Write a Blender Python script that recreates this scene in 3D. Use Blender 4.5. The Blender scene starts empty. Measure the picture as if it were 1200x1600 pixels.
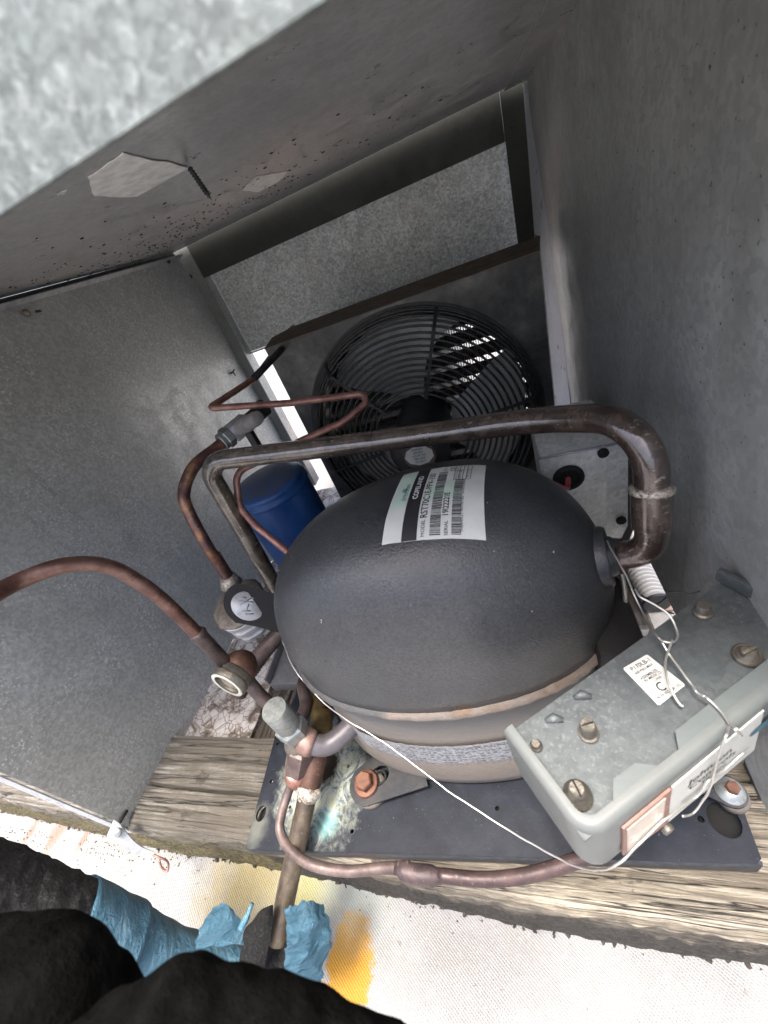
import bpy, bmesh, math, random
from mathutils import Vector, Matrix, noise
random.seed(7)
R = math.radians
sc = bpy.context.scene
COL = sc.collection

# ------------------------------------------------------------------ camera
cam = bpy.data.cameras.new('camera')
camo = bpy.data.objects.new('camera', cam)
COL.objects.link(camo)
camo.matrix_world = Matrix(((0.931565, 0.164706, 0.324127, 0), (0.149888, 0.638234, -0.755110, 0), (-0.331240, 0.752017, 0.569869, 0), (0, 0, 0, 1)))
cam.sensor_fit = 'VERTICAL'
cam.sensor_height = 36
cam.lens = 620 / 1600 * 36
cam.clip_start = 0.005
cam.clip_end = 200
cam.dof.use_dof = True
cam.dof.focus_distance = 0.36
cam.dof.aperture_fstop = 13.0
sc.camera = camo

# ------------------------------------------------------------------ light
SUN_EL, SUN_AZ = R(80), R(195)
wd = bpy.data.worlds.new('World'); sc.world = wd; wd.use_nodes = True
nt = wd.node_tree
bg = nt.nodes['Background']; bg.inputs[1].default_value = 0.125
sky = nt.nodes.new('ShaderNodeTexSky'); sky.sky_type = 'NISHITA'; sky.sun_disc = False
sky.sun_elevation = SUN_EL; sky.sun_rotation = SUN_AZ
sky.air_density = .8; sky.dust_density = 7.0; sky.ozone_density = 0.2
nt.links.new(sky.outputs[0], bg.inputs[0])
sl = bpy.data.lights.new('sun', 'SUN'); sl.energy = 1.2; sl.angle = R(14); sl.color = (1, .97, .92)
so = bpy.data.objects.new('sun', sl); COL.objects.link(so)
sd = Vector((math.sin(SUN_AZ) * math.cos(SUN_EL), math.cos(SUN_AZ) * math.cos(SUN_EL), math.sin(SUN_EL)))
so.rotation_euler = sd.to_track_quat('Z', 'Y').to_euler()
sc.view_settings.view_transform = 'Standard'
sc.view_settings.look = 'None'
sc.view_settings.exposure = 2.3
sc.view_settings.gamma = 1

# ------------------------------------------------------------------ helpers
WL = {}
def V(*a): return Vector(a)
def thing(name, label, cat, loc, group=None):
    o = bpy.data.objects.new(name, None); COL.objects.link(o)
    o.empty_display_size = .02
    o.location = loc; o['label'] = label; o['category'] = cat
    if group: o['group'] = group
    WL[o.name] = Vector(loc)
    return o
def obj(name, bm, mat, parent=None, loc=None, smooth=False, auto=None):
    """link one mesh; bm is in world coordinates"""
    base = WL[parent.name] if parent else Vector(loc or (0, 0, 0))
    bmesh.ops.translate(bm, verts=bm.verts, vec=-base)
    me = bpy.data.meshes.new(name)
    bm.normal_update(); bm.to_mesh(me); bm.free()
    me.materials.append(mat)
    if smooth:
        for p in me.polygons: p.use_smooth = True
        if auto:
            me.set_sharp_from_angle(angle=R(auto))
    o = bpy.data.objects.new(name, me); COL.objects.link(o)
    if parent: o.parent = parent
    else: o.location = base
    WL[o.name] = base
    return o
def tag(o, label, cat, group=None):
    o['label'] = label; o['category'] = cat
    if group: o['group'] = group
    return o
def BM(): return bmesh.new()
def frame(n, up=(0, 0, 1)):
    n = Vector(n).normalized(); up = Vector(up)
    if abs(n.dot(up)) > .98: up = Vector((1, 0, 0))
    x = up.cross(n).normalized(); y = n.cross(x)
    return x, y, n
def box(bm, lo, hi, bevel=0, M=None, seg=2):
    m = Matrix.Translation([(a + b) / 2 for a, b in zip(lo, hi)]) @ Matrix.Diagonal([abs(b - a) for a, b in zip(lo, hi)] + [1])
    r = bmesh.ops.create_cube(bm, size=1, matrix=m)
    vs = r['verts']
    if bevel:
        es = list({e for v in vs for e in v.link_edges})
        rb = bmesh.ops.bevel(bm, geom=es, offset=bevel, segments=seg, affect='EDGES', profile=.5)
        vs = list({v for f in rb['faces'] for v in f.verts} | {v for v in vs if v.is_valid})
    if M is not None: bmesh.ops.transform(bm, matrix=M, verts=vs)
    return vs
def catmull(P, n=8):
    P = [Vector(p) for p in P]
    Q = [P[0] * 2 - P[1]] + P + [P[-1] * 2 - P[-2]]
    out = []
    for i in range(1, len(Q) - 2):
        a, b, c, d = Q[i - 1], Q[i], Q[i + 1], Q[i + 2]
        for k in range(n):
            t = k / n
            out.append(.5 * ((2 * b) + (c - a) * t + (2 * a - 5 * b + 4 * c - d) * t * t + (3 * b - a - 3 * c + d) * t ** 3))
    out.append(P[-1]); return out
def fillet(P, r, n=8):
    P = [Vector(p) for p in P]
    if not isinstance(r, (list, tuple)): r = [r] * len(P)
    out = [P[0]]
    for i in range(1, len(P) - 1):
        a = (P[i - 1] - P[i]); b = (P[i + 1] - P[i])
        la, lb = a.length, b.length; a.normalize(); b.normalize()
        ang = a.angle(b); d = min(r[i] / math.tan(ang / 2), la * .49, lb * .49)
        s, e = P[i] + a * d, P[i] + b * d
        rr = d * math.tan(ang / 2)
        c = P[i] + (a + b).normalized() * (rr / math.sin(ang / 2))
        va, vb = s - c, e - c
        for k in range(n + 1):
            out.append(c + va.normalized().slerp(vb.normalized(), k / n) * rr if va.angle(vb) > .01 else s.lerp(e, k / n))
    out.append(P[-1]); return out
def dense(P, step):
    out = [P[0]]
    for a, b in zip(P, P[1:]):
        k = max(1, int((b - a).length / step))
        for i in range(1, k + 1): out.append(a.lerp(b, i / k))
    return out
def tube(bm, P, r, seg=16, caps=True, wob=0, wf=60):
    P = [Vector(p) for p in P]
    n = len(P); rings = []
    T = [(P[min(i + 1, n - 1)] - P[max(i - 1, 0)]).normalized() for i in range(n)]
    x = frame(T[0])[0]
    for i in range(n):
        x = (x - T[i] * x.dot(T[i])).normalized(); y = T[i].cross(x)
        ri = r[i] if isinstance(r, (list, tuple)) else (r(i / (n - 1)) if callable(r) else r)
        ring = []
        for k in range(seg):
            a = 2 * math.pi * k / seg
            d = x * math.cos(a) + y * math.sin(a)
            rr = ri
            if wob: rr += wob * noise.noise((P[i] + d * ri) * wf)
            ring.append(bm.verts.new(P[i] + d * rr))
        rings.append(ring)
    for a, b in zip(rings, rings[1:]):
        for k in range(seg):
            bm.faces.new((a[k], a[(k + 1) % seg], b[(k + 1) % seg], b[k]))
    if caps:
        bm.faces.new(rings[0][::-1]); bm.faces.new(rings[-1])
    return rings
def lathe(bm, prof, o, axis, seg=24, up=(0, 0, 1), sx=1, sy=1, cap=True, sides=None):
    """prof: list of (radius, height along axis)"""
    x, y, n = frame(axis, up); o = Vector(o); rings = []
    for r, h in prof:
        rings.append([bm.verts.new(o + n * h + (x * math.cos(2 * math.pi * k / seg) * sx + y * math.sin(2 * math.pi * k / seg) * sy) * max(r, 1e-5)) for k in range(seg)])
    for a, b in zip(rings, rings[1:]):
        for k in range(seg): bm.faces.new((a[k], a[(k + 1) % seg], b[(k + 1) % seg], b[k]))
    if cap:
        bm.faces.new(rings[0][::-1]); bm.faces.new(rings[-1])
    return rings
def hexnut(bm, r, h0, h1, o, axis, ch=.1, rot=0):
    x, y, n = frame(axis); o = Vector(o); c = r * ch
    rings = []
    for rr, h in ((r - c, h0), (r, h0 + c), (r, h1 - c), (r - c, h1)):
        rings.append([bm.verts.new(o + n * h + (x * math.cos(rot + math.pi * k / 3) + y * math.sin(rot + math.pi * k / 3)) * rr) for k in range(6)])
    for a, b in zip(rings, rings[1:]):
        for k in range(6): bm.faces.new((a[k], a[(k + 1) % 6], b[(k + 1) % 6], b[k]))
    bm.faces.new(rings[0][::-1]); bm.faces.new(rings[-1])
def prism(bm, pts, d):
    """closed polygon pts (world) extruded by vector d"""
    a = [bm.verts.new(Vector(p)) for p in pts]; b = [bm.verts.new(Vector(p) + Vector(d)) for p in pts]
    n = len(a)
    bm.faces.new(a); bm.faces.new(b[::-1])
    for i in range(n): bm.faces.new((a[i], b[i], b[(i + 1) % n], a[(i + 1) % n]))
def grid(bm, f, nu, nv):
    g = [[bm.verts.new(f(i / nu, j / nv)) for j in range(nv + 1)] for i in range(nu + 1)]
    for i in range(nu):
        for j in range(nv): bm.faces.new((g[i][j], g[i + 1][j], g[i + 1][j + 1], g[i][j + 1]))
    return g
_txt = {}
def text_bm(bm, s, size, place, sx=1.0, align='LEFT', bold=0):
    """place(x, y) -> world point for a point of the flat lettering"""
    cu = bpy.data.curves.new('t', 'FONT'); cu.body = s; cu.size = size; cu.align_x = align
    cu.resolution_u = 3; cu.offset = bold
    o = bpy.data.objects.new('t', cu); COL.objects.link(o)
    dg = bpy.context.evaluated_depsgraph_get()
    me = bpy.data.meshes.new_from_object(o.evaluated_get(dg))
    vs = [bm.verts.new(place(v.co.x * sx, v.co.y)) for v in me.vertices]
    for p in me.polygons:
        try: bm.faces.new([vs[i] for i in p.vertices])
        except ValueError: pass
    bpy.data.objects.remove(o); bpy.data.curves.remove(cu); bpy.data.meshes.remove(me)

# ------------------------------------------------------------------ materials
class NT:
    def __init__(s, name):
        s.m = bpy.data.materials.new(name); s.m.use_nodes = True; s.t = s.m.node_tree
        s.b = s.t.nodes['Principled BSDF']; s.geo = s.t.nodes.new('ShaderNodeNewGeometry')
        s.pos = s.geo.outputs['Position']
    def link(s, a, b): s.t.links.new(a, b)
    def setv(s, inp, v):
        if hasattr(v, 'is_output'): s.link(v, inp)
        else: inp.default_value = v if not (isinstance(v, tuple) and len(v) == 3 and inp.type == 'RGBA') else (*v, 1)
    def mapping(s, scale=(1, 1, 1), rot=(0, 0, 0), loc=(0, 0, 0), src=None):
        n = s.t.nodes.new('ShaderNodeMapping'); s.link(src or s.pos, n.inputs[0])
        n.inputs['Scale'].default_value = scale; n.inputs['Rotation'].default_value = rot; n.inputs['Location'].default_value = loc
        return n.outputs[0]
    def noise(s, scale, detail=4, rough=.6, vec=None, dist=0):
        n = s.t.nodes.new('ShaderNodeTexNoise'); s.link(vec or s.pos, n.inputs['Vector'])
        n.inputs['Scale'].default_value = scale; n.inputs['Detail'].default_value = detail
        n.inputs['Roughness'].default_value = rough; n.inputs['Distortion'].default_value = dist
        return n.outputs[0]
    def vor(s, scale, vec=None, feat='F1', out='Color', rnd=1):
        n = s.t.nodes.new('ShaderNodeTexVoronoi'); s.link(vec or s.pos, n.inputs['Vector'])
        n.feature = feat; n.inputs['Scale'].default_value = scale; n.inputs['Randomness'].default_value = rnd
        return n.outputs[out]
    def ramp(s, f, stops):
        n = s.t.nodes.new('ShaderNodeValToRGB'); s.link(f, n.inputs[0]); e = n.color_ramp.elements
        while len(e) < len(stops): e.new(.5)
        for k, (p, c) in enumerate(stops):
            e[k].position = p; e[k].color = (*((c, c, c) if isinstance(c, (int, float)) else c), 1)
        return n.outputs[0]
    def mix(s, f, a, b, mode='MIX'):
        n = s.t.nodes.new('ShaderNodeMix'); n.data_type = 'RGBA'; n.blend_type = mode
        s.setv(n.inputs[0], f); s.setv(n.inputs[6], a); s.setv(n.inputs[7], b)
        return n.outputs[2]
    def math(s, op, a, b=0.0, c=None):
        n = s.t.nodes.new('ShaderNodeMath'); n.operation = op
        s.setv(n.inputs[0], a); s.setv(n.inputs[1], b)
        if c is not None: s.setv(n.inputs[2], c)
        return n.outputs[0]
    def sep(s, v):
        n = s.t.nodes.new('ShaderNodeSeparateXYZ'); s.link(v, n.inputs[0]); return n.outputs
    def blob(s, c, r, wob=.5, ns=60, hard=.25, sc=(1, 1, 1)):
        """soft spot mask round a world point, with a ragged rim"""
        n = s.t.nodes.new('ShaderNodeVectorMath'); n.operation = 'SUBTRACT'; s.link(s.pos, n.inputs[0]); n.inputs[1].default_value = c
        m = s.t.nodes.new('ShaderNodeVectorMath'); m.operation = 'MULTIPLY'; s.link(n.outputs[0], m.inputs[0]); m.inputs[1].default_value = sc
        l = s.t.nodes.new('ShaderNodeVectorMath'); l.operation = 'LENGTH'; s.link(m.outputs[0], l.inputs[0])
        d = s.math('DIVIDE', l.outputs['Value'], r)
        nz = s.noise(ns, 6, .7)
        d = s.math('ADD', d, s.math('MULTIPLY', s.math('SUBTRACT', nz, .5), wob * 2))
        q = s.t.nodes.new('ShaderNodeMapRange'); s.link(d, q.inputs[0])
        q.inputs[1].default_value = 1 - hard; q.inputs[2].default_value = 1 + hard; q.inputs[3].default_value = 1; q.inputs[4].default_value = 0
        return q.outputs[0]
    def bump(s, h, st=.3, dist=.001, prev=None):
        n = s.t.nodes.new('ShaderNodeBump'); s.link(h, n.inputs['Height']); n.inputs['Strength'].default_value = st; n.inputs['Distance'].default_value = dist
        if prev is not None: s.link(prev, n.inputs['Normal'])
        return n.outputs[0]
    def out(s, col=None, rough=None, metal=None, nrm=None, spec=None):
        if col is not None: s.setv(s.b.inputs['Base Color'], col)
        if rough is not None: s.setv(s.b.inputs['Roughness'], rough)
        if metal is not None: s.setv(s.b.inputs['Metallic'], metal)
        if spec is not None: s.setv(s.b.inputs['Specular IOR Level'], spec)
        if nrm is not None: s.link(nrm, s.b.inputs['Normal'])
        return s.m

def galv(name, c=(.36, .37, .37), spangle=.5, scale=220, rough=.5, metal=.45, dirt=.5, speck=0.0, fine=900, cloud=False):
    n = NT(name)
    v = n.vor(scale, n.mapping((1, 1, 1)), 'F1', 'Color'); g = n.sep(v)[0]
    g = n.math('ADD', g, n.math('MULTIPLY', n.math('SUBTRACT', n.noise(scale * 1.3, 3), .5), 1.2))
    if cloud:
        g = n.math('ADD', n.math('MULTIPLY', n.noise(scale * .55, 7, .72, None, 1.6), .8), n.math('MULTIPLY', n.sep(v)[0], .2))
        g = n.math('MULTIPLY', n.math('SUBTRACT', g, .32), 2.8)
    a = n.ramp(g, [(.1, tuple(x * (1 - spangle * .45) for x in c)), (.9, tuple(min(1, x * (1 + spangle * .5)) for x in c))])
    d = n.ramp(n.noise(9, 6, .65), [(.35, 0), (.7, 1)])
    a = n.mix(n.math('MULTIPLY', d, dirt * .6), a, tuple(x * .55 for x in c))
    st = n.ramp(n.noise(16, 5, .6, n.mapping((1, 1, .18))), [(.52, 0), (.66, 1)])
    a = n.mix(n.math('MULTIPLY', st, dirt * .35), a, (c[0] * .7, c[1] * .66, c[2] * .6))
    sp = n.ramp(n.noise(420, 2, .5), [(.70, 0), (.73, 1)])
    a = n.mix(n.math('MULTIPLY', sp, dirt), a, (.05, .045, .04))
    if speck:
        w = n.ramp(n.noise(420, 3, .6), [(.57, 0), (.63, 1)])
        w2 = n.ramp(n.noise(14, 3), [(.4, 0), (.6, 1)])
        a = n.mix(n.math('MULTIPLY', n.math('MULTIPLY', w, w2), speck), a, (.82, .84, .84))
    drp = n.ramp(n.noise(55, 4, .6, n.mapping((1, 1, .07)), .3), [(.60, 0), (.68, 1)])
    a = n.mix(n.math('MULTIPLY', n.math('MULTIPLY', drp, dirt * .45), n.ramp(n.noise(6, 3), [(.4, 0), (.6, 1)])), a, tuple(x * .4 for x in c))
    scr = n.ramp(n.noise(60, 3, .7, n.mapping((1, 6, 1), (.5, .4, .9)), 1.5), [(.70, 0), (.74, 1)])
    a = n.mix(n.math('MULTIPLY', scr, .35), a, tuple(min(1, x * 1.8) for x in c))
    r = n.ramp(n.noise(40, 4), [(.3, rough - .1), (.7, min(1, rough + .18))])
    h = n.math('ADD', n.math('MULTIPLY', n.noise(fine, 2), .25), n.noise(130, 3))
    return n.out(a, r, metal, n.bump(h, .25, .0006))
M_wall_l = galv('galvanised_left_panel', (.50, .52, .51), .3, 330, .45, .4, .5, .8)
M_wall_r = galv('galvanised_right_panel', (.47, .48, .47), .25, 260, .45, .35, 1.0)
M_ceil = galv('galvanised_lid', (.46, .46, .455), .2, 260, .36, .45, .5)
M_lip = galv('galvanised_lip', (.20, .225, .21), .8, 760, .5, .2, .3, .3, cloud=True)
M_back = galv('galvanised_back', (.66, .68, .67), .8, 330, .5, .3, .35, cloud=True)
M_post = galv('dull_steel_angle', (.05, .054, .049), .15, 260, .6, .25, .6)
M_flange = galv('galvanised_flange', (.42, .44, .46), .3, 200, .45, .35, .3)
M_ctl = galv('control_plate_steel', (.10, .114, .12), .4, 300, .5, .35, .8, .06, cloud=True)
M_box = galv('junction_box_steel', (.66, .68, .67), .4, 240, .45, .3, .4, cloud=True)
M_zinc = galv('zinc_cap', (.30, .32, .31), .3, 300, .35, .6, .3)

def membrane():
    n = NT('white_roof_membrane')
    wv = n.t.nodes.new('ShaderNodeTexWave'); n.link(n.mapping((1, 1, 1), (0, 0, R(-52))), wv.inputs[0])
    wv.inputs['Scale'].default_value = 150; wv.inputs['Distortion'].default_value = 2.2; wv.inputs['Detail'].default_value = 2; wv.inputs['Detail Scale'].default_value = 5
    wv2 = n.t.nodes.new('ShaderNodeTexWave'); n.link(n.mapping((1, 1, 1), (0, 0, R(38))), wv2.inputs[0])
    wv2.inputs['Scale'].default_value = 170; wv2.inputs['Distortion'].default_value = 2
    weave = n.math('ADD', n.math('MULTIPLY', wv.outputs[1], .8), n.math('MULTIPLY', wv2.outputs[1], .2))
    wk = n.math('MULTIPLY', n.ramp(weave, [(.10, 1), (.38, 0)]), n.ramp(n.noise(13, 4, .6), [(.38, .15), (.62, 1)]))
    a = n.mix(wk, (.235, .237, .238), (.105, .106, .108))
    gr = n.ramp(n.noise(17, 7, .75), [(.45, 0), (.66, 1)])
    a = n.mix(n.math('MULTIPLY', gr, .45), a, (.17, .158, .14))
    ck = n.ramp(n.noise(30, 6, .75, None, 1.2), [(.488, 0), (.5, 1), (.512, 0)])
    a = n.mix(n.math('MULTIPLY', ck, .35), a, (.2, .19, .18))
    sc_ = n.ramp(n.noise(300, 5, .7), [(.60, 0), (.66, 1)])
    a = n.mix(n.math('MULTIPLY', n.math('MULTIPLY', sc_, n.ramp(n.noise(20, 3), [(.45, 0), (.6, 1)])), .7), a, (.30, .30, .30))
    pk = n.ramp(n.noise(220, 2, .5), [(.72, 0), (.74, 1)])
    a = n.mix(pk, a, (.15, .13, .11))
    y1 = n.blob((-0.2171, 0.0059, -0.5100), .023, .75, 130, .10, (1.0, .66, 1))
    a = n.mix(y1, a, (.30, .15, .006))
    a = n.mix(n.math('MULTIPLY', n.blob((-0.3486, 0.0471, -0.5100), .05, .9, 60, .7, (1, 1.2, 1)), .75), a, (.26, .21, .07))
    a = n.mix(n.math('MULTIPLY', n.blob((-0.2761, 0.0496, -0.5100), .026, .7, 90, .7), .8), a, (.25, .24, .09))
    a = n.mix(n.math('MULTIPLY', n.blob((-0.2177, 0.0534, -0.5100), .03, .8, 90, .7), .5), a, (.20, .235, .21))
    for c, r in (((-0.6917, 0.0733, -0.5100), .022), ((-0.7483, 0.0616, -0.5100), .012), ((-0.6343, 0.0634, -0.5100), .010)):
        a = n.mix(n.math('MULTIPLY', n.blob(c, r, .9, 90, .5, (1.9, .7, 1)), .6), a, (.20, .085, .04))
    h = n.math('ADD', weave, n.math('MULTIPLY', n.noise(150, 4), 1.3))
    return n.out(a, .65, 0, n.bump(h, .6, .0008))
M_roof = membrane()

def timber(name, light, dark, grey=.0, moss=False, axis=0, cz=-.42):
    n = NT(name)
    s = [60, 60, 60]; s[axis] = 2.6
    vec = n.mapping(tuple(s))
    g = n.noise(2.2, 8, .7, vec, .6)
    a = n.ramp(g, [(.3, tuple(x * .5 for x in dark)), (.45, dark), (.58, light), (.75, tuple(min(1, x * 1.15) for x in light))])
    fib = n.noise(16, 6, .75, vec)
    a = n.mix(n.math('MULTIPLY', n.ramp(fib, [(.42, 1), (.56, 0)]), .55), a, tuple(x * .45 for x in dark))
    big = n.ramp(n.noise(9, 6, .7), [(.42, 0), (.58, 1)])
    a = n.mix(n.math('MULTIPLY', big, grey), a, (.11, .095, .075))
    s2 = [30, 30, 30]; s2[axis] = 1.3
    gl = n.math('FRACT', n.math('MULTIPLY', n.noise(.55, 3, .45, n.mapping(tuple(s2)), .5), 26))
    wl = n.ramp(gl, [(.0, 1), (.10, .7), (.22, 0)])
    a = n.mix(n.math('MULTIPLY', n.math('MULTIPLY', wl, n.ramp(n.noise(14, 3), [(.35, .2), (.6, 1)])), .75), a, tuple(x * .35 for x in dark))
    ln = wl
    s3 = [60, 60, 60]; s3[axis] = 1.4
    rd = n.noise(1.5, 4, .55, n.mapping(tuple(s3), loc=(3, 5, 7)), .25)
    cr = n.ramp(rd, [(.478, 0), (.488, 1), (.492, 1), (.502, 0)])
    cr = n.math('MULTIPLY', cr, n.ramp(n.noise(11, 3), [(.40, 0), (.5, 1)]))
    a = n.mix(cr, a, (.02, .017, .014))
    tar = n.ramp(n.noise(26, 5, .75, n.mapping((1, 1, 1) if axis else (.55, 1, 1))), [(.60, 0), (.635, 1)])
    a = n.mix(n.math('MULTIPLY', tar, .75), a, (.045, .038, .03))
    if moss:
        z = n.sep(n.pos)[2]
        low = n.t.nodes.new('ShaderNodeMapRange'); n.link(n.math('ADD', z, n.math('MULTIPLY', n.noise(70, 5), .05)), low.inputs[0])
        low.inputs[1].default_value = cz - .012; low.inputs[2].default_value = cz + .017; low.inputs[3].default_value = 1; low.inputs[4].default_value = 0
        ms = n.ramp(n.noise(240, 5, .7), [(.35, (.03, .026, .016)), (.5, (.10, .08, .035)), (.65, (.19, .165, .06)), (.8, (.28, .23, .12))] if moss is True else [(.35, (.010, .009, .007)), (.5, (.03, .026, .021)), (.65, (.06, .053, .043)), (.8, (.13, .11, .09))])
        a = n.mix(low.outputs[0], a, ms)
    h = n.math('ADD', n.math('ADD', g, fib), n.math('MULTIPLY', n.noise(500, 4), .25))
    h = n.math('SUBTRACT', h, n.math('MULTIPLY', cr, 1.6)); h = n.math('SUBTRACT', h, n.math('MULTIPLY', ln, .3))
    return n.out(a, .85, 0, n.bump(h, .9, .0022))
M_beam = timber('weathered_timber', (.41, .365, .285), (.20, .17, .125), .0, 'dark')
M_beam_grey = timber('grey_timber', (.31, .295, .26), (.14, .127, .107), .85, True)
M_beam2 = timber('dark_timber', (.17, .15, .13), (.09, .078, .066), .3, axis=1)

def flaky():
    n = NT('flaking_painted_timber')
    f = n.noise(45, 7, .7, None, .6)
    a = n.ramp(f, [(.36, (.09, .075, .06)), (.46, (.24, .20, .17)), (.52, (.50, .48, .47)), (.75, (.60, .59, .58))])
    c = n.ramp(n.vor(90, n.mapping((1, 1, 1)), 'DISTANCE_TO_EDGE', 'Distance'), [(.0, 1), (.05, 0)])
    a = n.mix(n.math('MULTIPLY', c, .8), a, (.06, .05, .045))
    return n.out(a, .8, 0, n.bump(n.math('SUBTRACT', f, n.math('MULTIPLY', c, .4)), .8, .002))
M_flaky = flaky()

def copper(name, base=(.36, .155, .10), dark=(.10, .05, .04), pale=(.55, .38, .33), rough=.42, metal=.75, k=.5):
    n = NT(name)
    f = n.noise(55, 6, .65)
    a = n.ramp(f, [(.3, dark), (.5, base), (.72, pale)])
    sp = n.ramp(n.noise(420, 4, .6), [(.62, 0), (.68, 1)])
    a = n.mix(n.math('MULTIPLY', sp, .25), a, (.33, .26, .22))
    r = n.ramp(n.noise(90, 3), [(.3, rough - .12), (.7, rough + .2)])
    return n.out(a, r, metal, n.bump(n.noise(500, 4), .25, .0005))
M_cu = copper('dull_copper', (.36, .185, .15), (.19, .09, .07), (.50, .30, .25), .42, .6)
M_cu_arc = copper('brown_copper', (.15, .078, .06), (.075, .037, .030), (.26, .165, .135), .36, .6)
M_cu_heat = copper('heat_stained_copper', (.17, .09, .075), (.09, .055, .065), (.5, .27, .12), .38, .65)
M_cu_dark = copper('greyed_copper', (.115, .085, .078), (.065, .046, .044), (.21, .16, .145), .5, .4)
M_cu_old = copper('old_suction_copper', (.085, .066, .046), (.038, .027, .026), (.16, .13, .09), .4, .45)
M_rustcu = copper('rust_red_fitting', (.070, .034, .022), (.03, .015, .010), (.13, .07, .048), .6, .2)

def bigpipe():
    n = NT('lacquered_brown_pipe')
    n.b.inputs['Coat Weight'].default_value = .9; n.b.inputs['Coat Roughness'].default_value = .06
    f = n.noise(70, 6, .7)
    a = n.ramp(f, [(.3, (.030, .020, .018)), (.5, (.075, .052, .042)), (.75, (.17, .125, .10))])
    x = n.sep(n.pos)[0]
    lf = n.t.nodes.new('ShaderNodeMapRange'); n.link(x, lf.inputs[0]); lf.inputs[1].default_value = -.24; lf.inputs[2].default_value = 0.02; lf.inputs[3].default_value = 1; lf.inputs[4].default_value = 0
    a = n.mix(n.math('MULTIPLY', lf.outputs[0], .8), a, n.ramp(f, [(.35, (.06, .05, .04)), (.7, (.21, .18, .145))]))
    w = n.ramp(n.noise(260, 5, .75, n.mapping((.35, 1, 1))), [(.61, 0), (.65, 1)])
    a = n.mix(n.math('MULTIPLY', w, .45), a, (.5, .46, .40))
    r = n.ramp(n.noise(150, 4), [(.35, .08), (.7, .30)])
    return n.out(a, r, .35, n.bump(n.math('ADD', n.noise(160, 4), n.math('MULTIPLY', n.noise(600, 3), .4)), .3, .0008), .8)
M_pipe = bigpipe()
def braze():
    n = NT('silver_braze')
    return n.out(n.ramp(n.noise(500, 5, .7), [(.35, (.08, .06, .05)), (.5, (.45, .40, .33)), (.7, (.75, .68, .58))]), .4, .5, n.bump(n.noise(600, 3), .7, .001))
M_braze = braze()

def comp_mat():
    n = NT('dusty_black_shell')
    dust = n.ramp(n.noise(620, 5, .8), [(.44, 0), (.66, 1)])
    y = n.sep(n.pos)[1]
    a = n.mix(n.math('MULTIPLY', n.math('MULTIPLY', dust, n.ramp(n.noise(12, 5, .7), [(.35, .25), (.65, 1)])), .5), (.018, .0195, .023), (.12, .126, .134))
    big = n.ramp(n.noise(22, 5, .6), [(.4, 0), (.7, 1)])
    a = n.mix(n.math('MULTIPLY', big, .3), a, (.07, .075, .08))
    sm = n.ramp(n.noise(75, 5, .7, n.mapping((1, 2, 1), (0, 0, .8)), 1.5), [(.66, 0), (.71, 1)])
    a = n.mix(n.math('MULTIPLY', sm, .25), a, (.13, .12, .12))
    z = n.sep(n.pos)[2]
    fr = n.t.nodes.new('ShaderNodeMapRange'); n.link(n.math('ADD', y, n.math('MULTIPLY', n.math('SUBTRACT', n.noise(28, 6, .75), .5), .10)), fr.inputs[0])
    fr.inputs[1].default_value = .20; fr.inputs[2].default_value = .12; fr.inputs[3].default_value = 0; fr.inputs[4].default_value = 1
    a = n.mix(n.math('MULTIPLY', n.math('MULTIPLY', fr.outputs[0], n.ramp(n.noise(480, 4, .8), [(.38, .25), (.6, 1)])), .5), a, (.095, .099, .104))
    chip = n.ramp(n.noise(130, 6, .8), [(.655, 0), (.675, 1)])
    a = n.mix(n.math('MULTIPLY', chip, .6), a, (.012, .012, .013))
    wp = n.ramp(n.noise(330, 2, .5), [(.765, 0), (.78, 1)])
    a = n.mix(wp, a, (.45, .45, .45))
    for c, r in (((0.0465, 0.2820, -0.2318), .003), ((-0.1315, 0.1541, -0.3001), .006)):
        a = n.mix(n.math('MULTIPLY', n.blob(c, r, .7, 300, .5), .5), a, (.2, .2, .2))
    r = n.ramp(n.noise(35, 5), [(.3, .25), (.7, .44)])
    return n.out(a, r, 0, n.bump(n.math('ADD', n.noise(700, 4), n.math('MULTIPLY', n.noise(30, 2), .5)), .42, .0009), .55)
M_comp = comp_mat()
def can_mat():
    n = NT('dust_caked_lower_shell')
    z = n.sep(n.pos)[2]
    f = n.noise(60, 6, .7, n.mapping((1, 1, 3)))
    zz = n.math('ADD', z, n.math('MULTIPLY', n.math('SUBTRACT', f, .5), .02))
    m = n.t.nodes.new('ShaderNodeMapRange'); n.link(zz, m.inputs[0]); m.inputs[1].default_value = -.40; m.inputs[2].default_value = -.27
    a = n.ramp(m.outputs[0], [(.0, (.19, .165, .14)), (.32, (.22, .19, .16)), (.45, (.22, .212, .205)), (.6, (.20, .178, .155)), (.85, (.11, .11, .11)), (1., (.07, .07, .072))])
    a = n.mix(n.math('MULTIPLY', n.ramp(n.noise(500, 4), [(.45, 0), (.7, 1)]), .3), a, (.13, .12, .11))
    h = n.math('ADD', n.noise(600, 4), f)
    return n.out(a, .6, 0, n.bump(h, .3, .0008))
M_can = can_mat()
def foil():
    n = NT('worn_silver_label')
    g = n.noise(260, 5, .8, n.mapping((1, 1, 5)))
    return n.out(n.ramp(g, [(.42, (.15, .155, .16)), (.5, (.32, .33, .345)), (.62, (.52, .53, .55))]), .45, .2, n.bump(g, .5, .0006))
M_foil = foil()
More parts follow.
